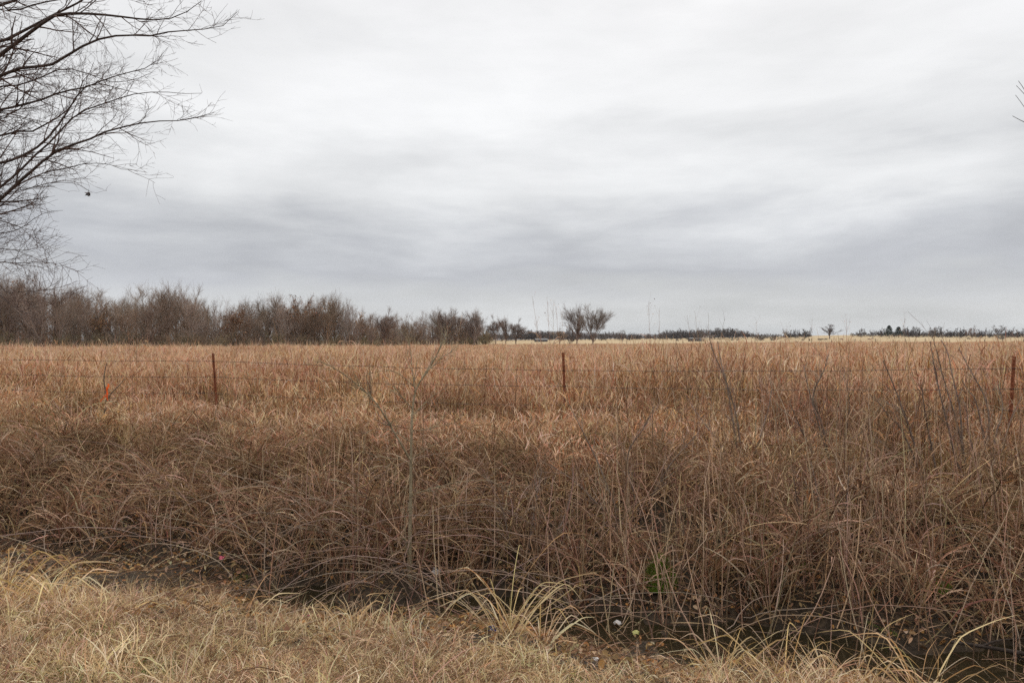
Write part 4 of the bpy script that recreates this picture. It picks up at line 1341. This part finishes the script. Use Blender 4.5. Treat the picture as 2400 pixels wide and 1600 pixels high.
for tx, ty, bx, D, lab in STALKS:
    tip = pix(tx, ty, D); b0 = pix(bx, 900, D); b0[2] = H1(b0[0], b0[1])
    e_ = tag(empty('seed_stalk', b0), lab, 'grass stalk')
    mid = (tip + b0) / 2; mid[0] = b0[0] + (tip[0] - b0[0]) * .32
    P = resample([b0 - [0, 0, .05], mid, b0 * .22 + tip * .78 + [(b0[0] - tip[0]) * .04, 0, 0], tip], 22)
    Rr = np.linspace(.0042, .0014, 22)
    red = SR.uniform() < .5
    cst = (.34, .19, .12) if red else (.46, .34, .22)
    g = Geo(); tubes(g, (P - b0)[None], Rr[None], cst, 4); g.build('stem', M_CANE, e_)
    nb = int(SR.integers(10, 18))
    Q, Rq = spawn(P[None, 13:], Rr[None, 13:], nb, 0., .95, .2, .6, .22, .25, .2, 4, .6, SR, minr=.0012)
    g = Geo(); tubes(g, Q - b0, Rq, pick([cst, (.42, .28, .2)], nb, .2, SR), 3)
    leaves(g, (Q[:, -1] - b0) + SR.normal(0, .01, (nb, 3)), (.006, .013), PAL_RED, SR)
    g.build('seed_head', M_CANE, e_)
    nl = int(SR.integers(3, 6))
    k = SR.integers(5, 15, nl)
    Lf = curves(nl, 9, SR.uniform(.22, .5, nl), SR.uniform(.2, .7, nl), SR.uniform(1.6, 2.8, nl), 1.2, wig=.2, root=P[k] - b0, r=SR)
    for q_ in range(nl):
        g = Geo(); ribbons(g, Lf[q_:q_ + 1], np.array([.6, 1, 1, 1, .9, .8, .6, .4, .1])[None] * SR.uniform(.005, .009), pick(PAL_RED + PAL_FIELD[:2], 1, .15, SR), r=SR)
        g.build('leaf', M_GRASS, e_)

# ------------------------------------------------------------------ kinked straw clumps along the ditch
CLUMPS = [(120, 1375, 4.55, 36, .50, 'large arching straw clump at the left lip of the ditch', -.2), (15, 1400, 4.4, 24, .48, 'smaller straw clump beside the large arching one', .2), (560, 1420, 4.45, 8, 0.30, 'thin straw clump before the sprawling canes', .4),
          (830, 1440, 4.5, 8, 0.36, 'straw clump with two crossed pale blades before the sapling', 2.4), (1190, 1500, 4.5, 24, .66, 'tall arching straw clump over the ditch water', .2), (1280, 1510, 4.5, 12, 0.40, 'greenish based straw clump beside the tall arching one', .1),
          (1690, 1560, 4.1, 14, 0.44, 'bent straw clump with hooked tips before the water shrub', -.3), (1830, 1560, 4.0, 14, 0.48, 'straw clump with hanging flat leaves over the water', .3), (1990, 1570, 4.0, 15, 0.51, 'straw clump leaning over the dark water', .4),
          (2170, 1580, 3.9, 18, 0.55, 'thick fountain of kinked straw near the fallen branch', -.4), (2260, 1590, 3.8, 8, 0.35, 'small straw tuft beside the fountain of kinked straw', .2), (420, 1400, 4.5, 8, 0.29, 'sparse straw tuft between the two left clumps', .5)]
SR = np.random.default_rng(55)
PAL_CLUMP = [(.74, .54, .31), (.82, .64, .41), (.62, .42, .22), (.86, .70, .49), (.50, .32, .16)]
for px_, py_, D, n, L, lab, lean in CLUMPS:
    b0 = pix(px_, py_, D); b0[2] = H1(b0[0], b0[1])
    e_ = tag(empty('straw_clump', b0), lab, 'grass clump')
    for part, cnt, wd in (('blade', min(n, 14), 1.0), ('fine_blades', n, .6)):
        m_ = cnt
        ph = np.where(SR.uniform(0, 1, m_) < .5, SR.normal(0, .7, m_), math.pi + SR.normal(0, .7, m_)) + lean
        root = disc(m_, .07, SR)
        P = curves(m_, 16, L * SR.uniform(.75, 1.6, m_) * (1 if part == 'blade' else .8), SR.uniform(.1, .8, m_), SR.uniform(.9, 1.3, m_), .8, phi=ph, dphi=SR.uniform(-.25, .25, m_), wig=.08, root=root, kink=(SR.uniform(.45, .8, m_), SR.uniform(.5, 1.6, m_)), r=SR)
        Wd = np.array([.7, .9, 1, 1, 1, 1, 1, 1, .95, .9, .85, .75, .65, .5, .35, .1])[None] * SR.uniform(.0026, .0048, (m_, 1)) * wd
        cc = pick(PAL_CLUMP, m_, .14, SR)
        if part == 'blade':
            for q_ in range(m_):
                g = Geo(); ribbons(g, P[q_:q_ + 1], Wd[q_:q_ + 1], cc[q_], twist=np.array([[.5]]), r=SR); g.build('blade', M_STRAW, e_)
        else:
            g = Geo(); ribbons(g, P, Wd, cc, r=SR); o = g.build('fine_blades', M_STRAW, e_); o['kind'] = 'stuff'

# ------------------------------------------------------------------ moss, branch and litter in the ditch
for px_, py_, D, rad, lab in ((1548, 1290, 6.85, .17, 'bright green moss cushion among the right hand shoots'), (2190, 1370, 6.4, .13, 'small green moss cushion low in the thicket'), (1880, 1335, 6.7, .09, 'dim green moss spot above the water shrub')):
    b0 = pix(px_, py_, D); hz = H1(b0[0], b0[1])
    g = Geo()
    n = int(900 * rad / .1)
    c_ = disc(n, rad, SR); c_[:, 2] = hz + .75 * max(b0[2] - hz, .05) * (1 - (np.linalg.norm(c_[:, :2], axis=1) / rad) ** 2) - b0[2]
    P = curves(n, 3, SR.uniform(.03, .08, n), SR.uniform(0, .8, n), SR.uniform(.3, 1.4, n), 1, root=c_, r=SR)
    ribbons(g, P, np.array([1, .9, .2])[None] * SR.uniform(.002, .004, (n, 1)), pick([(.18, .25, .045), (.25, .32, .065), (.13, .18, .04), (.26, .23, .10)], n, .2, SR), r=SR)
    k = 40
    a_ = np.linspace(0, 2 * math.pi, k, endpoint=False)
    ring = np.stack([rad * np.cos(a_), rad * np.sin(a_), np.full(k, hz - b0[2] - .02)], -1)
    topz = hz + .72 * max(b0[2] - hz, .05) - b0[2]
    mid_ = np.stack([rad * .6 * np.cos(a_), rad * .6 * np.sin(a_), np.full(k, (hz - b0[2]) * .35 + topz * .65)], -1)
    q_ = np.stack([np.arange(k), (np.arange(k) + 1) % k, k + (np.arange(k) + 1) % k, k + np.arange(k)], -1)
    t_ = np.stack([k + np.arange(k), k + (np.arange(k) + 1) % k, np.full(k, 2 * k)], -1)
    g.add(np.concatenate([ring, mid_, [[0, 0, topz]]]), q=q_, t=t_, c=(.10, .15, .02))
    o = g.build('moss_cushion', M_MOSS); o.location = b0
    tag(o, lab, 'moss')

D = 5.6
o0 = pix(2330, 1530, D); o0[2] = max(H1(o0[0], o0[1]), WATER_Z)
fb = tag(empty('fallen_branch', o0), 'dark fallen branch lying across the right end of the ditch', 'branch')
M_WETWOOD = mat_bark('wet_dark_wood', [(.02, .015, .012), (.05, .037, .03), (.09, .07, .058)], scale=18)
LP = []
for pl, a_, b_ in (([(2225, 1503), (2290, 1512), (2350, 1522), (2420, 1535), (2500, 1550)], .012, .022), ([(2300, 1513), (2340, 1500), (2400, 1495)], .009, .004), ([(2360, 1524), (2420, 1555), (2460, 1575)], .010, .005)):
    P = resample(np.array([pix(x, y, D) for x, y in pl]), 14); P[:, 2] = np.maximum(P[:, 2], np.maximum(height(P[:, 0], P[:, 1]), WATER_Z) + .015)
    g = Geo(); tubes(g, (P - o0)[None], np.linspace(a_, b_, 14)[None], (.1, .1, .1), 7); g.build('stem', M_WETWOOD, fb)

M_FOAM = mat_plain('dirty_white_plastic', (.50, .50, .50), rough=.5, noise=.35, nscale=30)
M_YELL = mat_plain('faded_yellow_wrapper', (.45, .42, .14), rough=.4, noise=.2)
M_BLUE = mat_plain('dark_blue_wrapper', (.03, .035, .14), rough=.35, noise=.3)
M_PALE = mat_plain('pale_scrap', (.50, .46, .43), rough=.7, noise=.25)
M_PINK = mat_plain('pink_marking_tape', (.55, .09, .14), rough=.5, noise=.3)


def bottle(px_, py_, D, mat, lab):
    b0 = pix(px_, py_, D); b0[2] = max(H1(b0[0], b0[1]), WATER_Z) + .03
    e_ = tag(empty('plastic_bottle', b0, .35), lab, 'bottle')
    prof = [(-.10, .006), (-.098, .030), (-.07, .034), (-.04, .030), (-.02, .034), (.03, .034), (.055, .026), (.075, .014), (.095, .013)]
    ph = np.linspace(0, 2 * math.pi, 14, endpoint=False)
    V = np.array([[[x, rr_ * math.cos(a), rr_ * math.sin(a) * (.8 + .2 * math.sin(x * 60))] for a in ph] for x, rr_ in prof])
    n = 14
    base = (np.arange(len(prof) - 1) * n)[:, None]; k = np.arange(n)[None]; k2 = (k + 1) % n
    q_ = np.stack([base + k, base + k2, base + k2 + n, base + k + n], -1).reshape(-1, 4)
    Geo().add(V, q=q_).build('bottle_body', mat, e_)
    V = np.array([[[x, .016 * math.cos(a), .016 * math.sin(a)] for a in ph] for x in (.094, .110)] + [[[.111, .001 * math.cos(a), .001 * math.sin(a)] for a in ph]])
    base = (np.arange(2) * n)[:, None]
    q_ = np.stack([base + k, base + k2, base + k2 + n, base + k + n], -1).reshape(-1, 4)
    Geo().add(V, q=q_).build('cap', M_PALE, e_)


def scrap(px_, py_, D, size, mat, lab, name='wrapper', cat='litter'):
    b0 = pix(px_, py_, D); b0[2] = max(H1(b0[0], b0[1]), WATER_Z) + .015
    k = 7
    xs = np.linspace(-1, 1, k)
    XX, YY = np.meshgrid(xs, xs)
    ZZ = .22 * np.sin(XX * 3.1 + px_) + .18 * np.cos(YY * 2.7 + py_) + .12 * np.sin(XX * 5 + YY * 4) + .3
    V = np.stack([XX * size * (1 + .15 * np.sin(YY * 4 + px_)), YY * size * .6 * (1 + .2 * np.cos(XX * 3)), ZZ * size * .8], -1)
    V[..., 2] += .35 * size * (YY + 1)
    idx_ = np.arange(k * k).reshape(k, k)
    q_ = np.stack([idx_[:-1, :-1], idx_[:-1, 1:], idx_[1:, 1:], idx_[1:, :-1]], -1).reshape(-1, 4)
    o = Geo().add(V, q=q_).build(name, mat)
    md = o.modifiers.new('thickness', 'SOLIDIFY'); md.thickness = .0015
    o.location = b0; o.rotation_euler = (0, 0, (px_ * .37) % 1.2 - .6)
    return tag(o, lab, cat)


bottle(1562, 1424, 6.9, M_FOAM, 'dirty white plastic bottle half sunk under the shoots')
scrap(1490, 1464, 6.1, .030, M_YELL, 'crumpled faded yellow wrapper in the ditch litter')
scrap(1447, 1440, 6.3, .035, M_PALE, 'pale grey crumpled scrap beside the yellow wrapper', 'paper_scrap')
scrap(1152, 1503, 4.75, .040, M_BLUE, 'dark blue crumpled wrapper at the straw edge of the ditch')
scrap(608, 1552, 3.75, .030, M_PALE, 'pale grey paper scrap lying on the mown verge', 'paper_scrap')
scrap(1022, 1366, 7.3, .050, M_PALE, 'pale curled piece of bark beside the sapling foot', 'bark_piece', 'bark')
scrap(715, 1410, 5.4, .035, M_PINK, 'pink strip of marking tape among the sprawling canes', 'marker_tape', 'tape')
scrap(520, 1243, 7.6, .030, M_PINK, 'dull pink scrap of tape caught in the brush', 'marker_tape', 'tape')
scrap(1395, 1515, 4.4, .022, M_PALE, 'small whitish paper scrap on the ditch lip', 'paper_scrap')

# ------------------------------------------------------------------ far pasture, trees and cattle
tree_kind('far0', 301, H=10, style='vase', col=(.20, .165, .155), twig_r=.055, nt=600)
tree_kind('far1', 302, H=7, style='bush', col=(.13, .11, .105), twig_r=.075, nt=1100)
tree_kind('far2', 303, H=8, style='bush', col=(.15, .125, .115), twig_r=.07, nt=900)
tree_kind('far3', 304, H=6, style='bush', col=(.17, .14, .12), twig_r=.06, nt=480)
tree_kind('farrust', 305, H=10, style='bush', col=(.20, .13, .10), twig_r=.06, nt=400, leaf=(.26, .12, .075), nleaf=900)
SINGLE = {}


def one_mesh(key):
    if key not in SINGLE:
        tm, cm = TREE[key][:2]
        bm = bmesh.new(); bm.from_mesh(tm); bm.from_mesh(cm)
        me = bpy.data.meshes.new('far_tree'); bm.to_mesh(me); bm.free(); me.materials.append(M_TWIG)
        for p in me.polygons: p.use_smooth = True
        SINGLE[key] = me
    return SINGLE[key]


def far_tree(key, px, base, top, Yd, lab, group=None, sx=1.0, name='far_tree', cat='tree'):
    X_ = (px - 1200) / F * Yd
    zb = H1(X_, Yd)
    Hh = max(EYE + (802 - top) / F * Yd - zb, 2.5)
    o = bpy.data.objects.new(name, one_mesh(key)); COL.objects.link(o)
    o.location = (X_, Yd, zb - .2); w_ = Hh * sx / 2 / TREE[key][3]; o.scale = (w_, w_, Hh / TREE[key][2]); o.rotation_euler = (0, 0, FR.uniform(0, 6.28))
    return tag(o, lab, cat, group)


# the continuous far wood, from behind the paired trees to the right
FT = [(1080, 782), (1200, 780), (1250, 776), (1290, 778), (1340, 781), (1420, 779), (1470, 781), (1500, 784), (1540, 783), (1560, 776), (1620, 773), (1660, 772), (1700, 770), (1740, 774), (1762, 782), (1790, 788)]
px = 1075.
while px < 1765:
    for Yd in (640, 700):
        top = np.interp(px, [a for a, _ in FT], [b_ for _, b_ in FT]) + FR.uniform(-2.5, 3)
        far_tree('far%d' % FR.integers(4), px + FR.uniform(-4, 4), 797, top, Yd + FR.uniform(-20, 20), 'dark bare tree in the far wood beyond the pale pasture', 'trees of the far wood', FR.uniform(1.0, 1.7))
    px += FR.uniform(8, 13)
FARS = [(1335, 768, 330, 'far2', 0.78, 'small open bare tree behind the paired trees'), (1458, 774, 420, 'far0', 0.78, 'small pale bare tree standing before the far wood'),
        (1848, 773, 600, 'far1', 1.17, 'dark half of the twin round bushes on the pasture rise'), (1866, 773, 600, 'far2', 1.01, 'greyer half of the twin round bushes on the pasture rise'), (1886, 770, 600, 'far1', 1.25, 'round headed tree beside the twin bushes'),
        (1944, 761, 580, 'far0', 1.33, 'lone fan shaped tree on the pasture skyline'), (2020, 771, 620, 'far2', 1.01, 'first thin tree of the far grove'), (2045, 774, 625, 'far0', 1.25, 'low vase shaped tree of the far grove'),
        (2066, 770, 625, 'far1', 1.09, 'rounded grey tree beside the far cedar'), (2130, 765, 620, 'far1', 1.33, 'tallest round tree of the far grove'), (2148, 768, 620, 'far2', 1.25, 'dark tree beside the tallest round one'),
        (2185, 768, 620, 'far0', 1.17, 'fan topped tree in the middle of the far grove'), (2200, 766, 625, 'far2', 1.01, 'open topped tree in the far grove'), (2225, 772, 620, 'far1', 1.25, 'low round tree near the end of the far grove'),
        (2252, 768, 615, 'far1', 1.01, 'dark egg shaped tree closing the far grove'), (2278, 765, 600, 'farrust', 1.01, 'far tree still covered in rust red leaves'), (2298, 771, 605, 'far1', 1.01, 'grey round tree beside the rust red one'),
        (2318, 774, 610, 'far2', 0.94, 'small open tree beyond the rust red one'), (2340, 763, 620, 'far0', 1.17, 'tall fan tree of the grove at the end of the pasture'), (2362, 769, 620, 'far1', 1.09, 'dark tree of the grove at the end of the pasture'),
        (2385, 772, 615, 'far1', 1.09, 'low dark tree beside the grove at the end of the pasture'), (2410, 770, 620, 'far2', 1.09, 'outermost tree of the grove at the end of the pasture')]
for px_, top, Yd, key, sx, lab in FARS:
    far_tree(key, px_, 0, top, Yd, lab, None, sx)
px = 1770.
while px < 2420:
    if not (1900 < px < 1990):
        far_tree('far3', px, 0, np.interp(px, [1770, 1850, 2000, 2100, 2230, 2300, 2420], [783, 785, 781, 777, 779, 782, 780]) + FR.uniform(-2, 2), 640 + FR.uniform(-15, 15), 'low bare brush joining the trees on the pasture rise', 'brush on the pasture rise', FR.uniform(1.6, 2.8), 'far_bush', 'bush')
    px += FR.uniform(9, 15)
for px_, top, lab in ((1782, 783, 'lone dark bush on the open pasture below the rise'), (1812, 787, 'small dark bush beside a lone one on the open pasture'), (2347, 786, 'rounded grey brush heap standing in the open pasture')):
    far_tree('far3', px_, 0, top, 520, lab, None, 2.2, 'far_bush', 'bush')

# cedar
M_CEDAR = mat_blade('cedar_needles', transl=0.0, hue=.01, val=.1)
r = np.random.default_rng(9)
for px_, top, Yd, lab in ((2084, 763, 590, 'dark green cedar rising above the far grove'), (2106, 766, 600, 'smaller dark cedar beside the tallest round tree')):
    X_ = (px_ - 1200) / F * Yd; zb = H1(X_, Yd); Hh = EYE + (800 - top) / F * Yd - zb
    e_ = tag(empty('cedar_tree', (X_, Yd, zb)), lab, 'tree')
    g = Geo(); tubes(g, np.array([[[0, 0, -.3], [0, 0, Hh * .5], [0, 0, Hh * .97]]]), np.array([[.25, .15, .03]]), (.12, .08, .06), 6); g.build('trunk', M_TWIG, e_)
    n = 700
    zz = r.uniform(.18, 1, n) ** .8
    rad = (1 - zz) ** .55 * Hh * .42 * r.uniform(.35, 1.1, n) + .1
    a_ = r.uniform(0, 6.28, n)
    g = Geo(); leaves(g, np.stack([rad * np.cos(a_), rad * np.sin(a_), zz * Hh], -1), (.25, .6), [(.035, .05, .03), (.05, .065, .04), (.025, .035, .022)], r); g.build('crown', M_CEDAR, e_)

# wooded hill far behind
hx = np.linspace(-900, 900, 60)
M_HILL = mat_ground('far_wooded_hill', [(.10, .095, .10), (.14, .13, .13), (.18, .165, .165)], scale=.03, bump=.3, bscale=.1)
rows = []
for k, (yy, f_) in enumerate(((2300, 0), (2420, .75), (2550, 1.0), (2900, .6))):
    z = 4 + f_ * (24 + 7 * np.sin(hx * .006 + 1) + 4 * np.sin(hx * .017) + 1.5 * np.sin(hx * .09 + k)) * smooth(np.abs(hx - 50), 900, 500)
    rows.append(np.stack([hx + 100, np.full_like(hx, yy), z], -1))
idx_ = np.arange(4 * 60).reshape(4, 60)
q_ = np.stack([idx_[:-1, :-1], idx_[:-1, 1:], idx_[1:, 1:], idx_[1:, :-1]], -1).reshape(-1, 4)
tag(Geo().add(np.array(rows), q=q_).build('far_hill', M_HILL), 'low blue grey wooded hill on the horizon', None, None, 'structure')

# posts of the fence across the far side of the field
M_OLDPOST = mat_bark('old_fence_post', [(.06, .045, .035), (.10, .08, .065), (.16, .13, .11)], scale=8)
g = Geo(); tubes(g, np.array([[[0, 0, -.2], [.01, 0, .7], [.0, 0, 1.45], [0, 0, 1.47]]]), np.array([[.075, .07, .066, .02]]), (.1, .1, .1), 7)
for q_ in range(4): box(g, .0, -.075, .45 + q_ * .27, .03, .02, .02)
post_me = g.mesh('far_post', M_OLDPOST)
for px_ in list(range(1250, 2420, 44)):
    px_ = px_ + FR.uniform(-10, 10)
    Yd = 197 - (px_ - 1200) / F * 50
    X_ = (px_ - 1200) / F * Yd
    o = bpy.data.objects.new('far_fence_post', post_me); COL.objects.link(o)
    o.location = (X_, Yd, H1(X_, Yd)); o.rotation_euler = (FR.normal(0, .04), FR.normal(0, .05), FR.uniform(0, 6)); o.scale = (1, 1, FR.uniform(.95, 1.2))
    tag(o, 'small dark post of the fence across the far side of the field', 'fence post', 'posts of the far field fence')

# farm sheds
M_TIN = mat_plain('pale_tin', (.10, .102, .105), rough=.7, noise=.12, nscale=2)
M_SHED = mat_plain('dark_shed_boards', (.07, .06, .06), rough=.8, noise=.25, nscale=3)


def shed(px_, Yd, L, dpt, hgt, wall, roof, lab):
    X_ = (px_ - 1200) / F * Yd; zb = H1(X_, Yd)
    e_ = tag(empty('farm_shed', (X_, Yd, zb), .2), lab, 'shed')
    g = Geo(); box(g, 0, 0, hgt / 2 - .1, L, dpt, hgt + .2); g.build('wall', wall, e_, False)
    g = Geo(); rz = hgt + .12
    V = np.array([[-L / 2 - .3, -dpt / 2 - .3, rz], [L / 2 + .3, -dpt / 2 - .3, rz], [-L / 2 - .3, 0, rz + dpt * .22], [L / 2 + .3, 0, rz + dpt * .22], [-L / 2 - .3, dpt / 2 + .3, rz], [L / 2 + .3, dpt / 2 + .3, rz]])
    g.add(np.concatenate([V, V - [0, 0, .08]]), q=[[0, 1, 3, 2], [2, 3, 5, 4], [7, 6, 8, 9], [9, 8, 10, 11], [0, 6, 7, 1], [4, 5, 11, 10]], t=[[0, 2, 8], [0, 8, 6], [2, 4, 10], [2, 10, 8], [1, 7, 9], [1, 9, 3], [3, 9, 11], [3, 11, 5]]); g.build('roof', roof, e_, False)
    g = Geo(); box(g, -L * .15, -dpt / 2 - .02, hgt * .4, L * .25, .06, hgt * .8); g.build('door', M_SHED if wall is not M_SHED else M_TIN, e_, False)


shed(1268, 560, 10, 5, 1.6, M_SHED, M_TIN, 'long low shed with pale tin roof before the far wood')
shed(1619, 540, 3.2, 3, 2.2, M_SHED, M_TIN, 'small dark shed with pale roof beside the cattle')
shed(1633, 545, 2.6, 2.4, 1.9, M_SHED, M_SHED, 'small all dark shed between two pale ones')
shed(1644, 540, 3.4, 2.6, 1.7, M_TIN, M_TIN, 'small pale tin shed at the foot of the far wood')


# cattle
def cow_mesh(col):
    j = [(-.75, 0, 1.18), (-.3, 0, 1.16), (.3, 0, 1.18), (.68, 0, 1.22), (.95, 0, 1.30), (1.15, 0, 1.18), (1.38, 0, .98)]
    rad = [(.28, .30), (.33, .36), (.33, .37), (.29, .33), (.17, .2), (.13, .15), (.085, .09)]
    ed = [(i, i + 1) for i in range(6)]
    for sx_, base_ in ((-.62, 0), (.58, 3)):
        for sy in (-.2, .2):
            k = len(j)
            back = -.10 if sx_ < 0 else .0
            j += [(sx_, sy, .85), (sx_ + back, sy, .48), (sx_ + .02, sy, .03)]
            rad += [(.13, .13), (.07, .07), (.06, .06)]
            ed += [(base_, k), (k, k + 1), (k + 1, k + 2)]
    k = len(j); j += [(-.98, 0, 1.12), (-1.02, 0, .62)]; rad += [(.05, .05), (.035, .035)]; ed += [(0, k), (k, k + 1)]
    for sy in (-.19, .19):
        k = len(j); j += [(1.13, sy, 1.27)]; rad += [(.04, .04)]; ed += [(5, k)]
    me = bpy.data.meshes.new('cow'); me.from_pydata(j, ed, []); me.update()
    o = bpy.data.objects.new('cow_source', me); COL.objects.link(o)
    md = o.modifiers.new('skin', 'SKIN')
    for i, a_ in enumerate(me.skin_vertices[0].data): a_.radius = rad[i]
    me.skin_vertices[0].data[0].use_root = True
    o.modifiers.new('sub', 'SUBSURF').levels = 1
    dg = bpy.context.evaluated_depsgraph_get()
    out = bpy.data.meshes.new_from_object(o.evaluated_get(dg))
    bpy.data.objects.remove(o)
    out.materials.clear(); out.materials.append(mat_plain('hide', col, rough=.7, noise=.2, nscale=3))
    for p in out.polygons: p.use_smooth = True
    return out


COWS = {'black': cow_mesh((.022, .018, .017)), 'red brown': cow_mesh((.12, .05, .03)), 'dark brown': cow_mesh((.05, .03, .022))}
CR = np.random.default_rng(4)
for px_, py_, cname, lab in ((1588, 799, 'black', 'black cow before the sheds'), (1625, 799, 'red brown', 'red brown cow close by the sheds'), (1716, 798, 'black', 'black cow alone right of the sheds'), (1730, 798, 'black', 'black cow paired with the lone one'), (1785, 797, 'dark brown', 'brown cow below the lone dark bush'),
                             (1810, 798, 'black', 'black cow below the small dark bush'), (1882, 798, 'black', 'black cow below the round headed tree'), (1897, 799, 'dark brown', 'brown cow beside the pale seed stalk'), (1922, 798, 'black', 'biggest black cow below the lone fan tree'), (1935, 794, 'black', 'black cow grazing higher on the pasture'),
                             (1928, 794, 'dark brown', 'brown cow grazing higher on the pasture'), (1918, 792, 'black', 'black cow on the dark pasture strip'), (1972, 797, 'red brown', 'red brown cow right of the lone fan tree'), (2037, 799, 'red brown', 'red brown cow below the far grove'), (2045, 794, 'dark brown', 'brown cow below the far cedar'), (2270, 794, 'black', 'black cow below the rust red tree')):
    Yd = 480.0
    for _ in range(12):                                   # the distance where the ground meets this pixel row
        X_ = (px_ - 1200) / F * Yd
        Yd = Yd + (4 if (EYE - H1(X_, Yd)) * F / Yd + 800 > py_ + 1 else -4)
    Yd = float(np.clip(Yd, 420, 560))
    X_ = (px_ - 1200) / F * Yd
    o = bpy.data.objects.new('cow', COWS[cname]); COL.objects.link(o)
    o.location = (X_, Yd, H1(X_, Yd)); o.rotation_euler = (0, 0, CR.choice([0, math.pi]) + CR.normal(0, .6))
    tag(o, lab, 'cow')


# ------------------------------------------------------------------ damp air
m, nt, out = mat_nodes('damp_air')
pv = nt.nodes.new('ShaderNodeVolumePrincipled')
pv.inputs['Color'].default_value = (.80, .85, .92, 1)
pv.inputs['Density'].default_value = 0.00008
pv.inputs['Anisotropy'].default_value = 0.0
nt.links.new(pv.outputs[0], out.inputs['Volume'])
g = Geo(); box(g, 0, 3300, 21.5, 14200, 10000, 48)
tag(g.build('haze', m, None, False), 'thin grey damp air over the whole countryside', None, None, 'stuff')
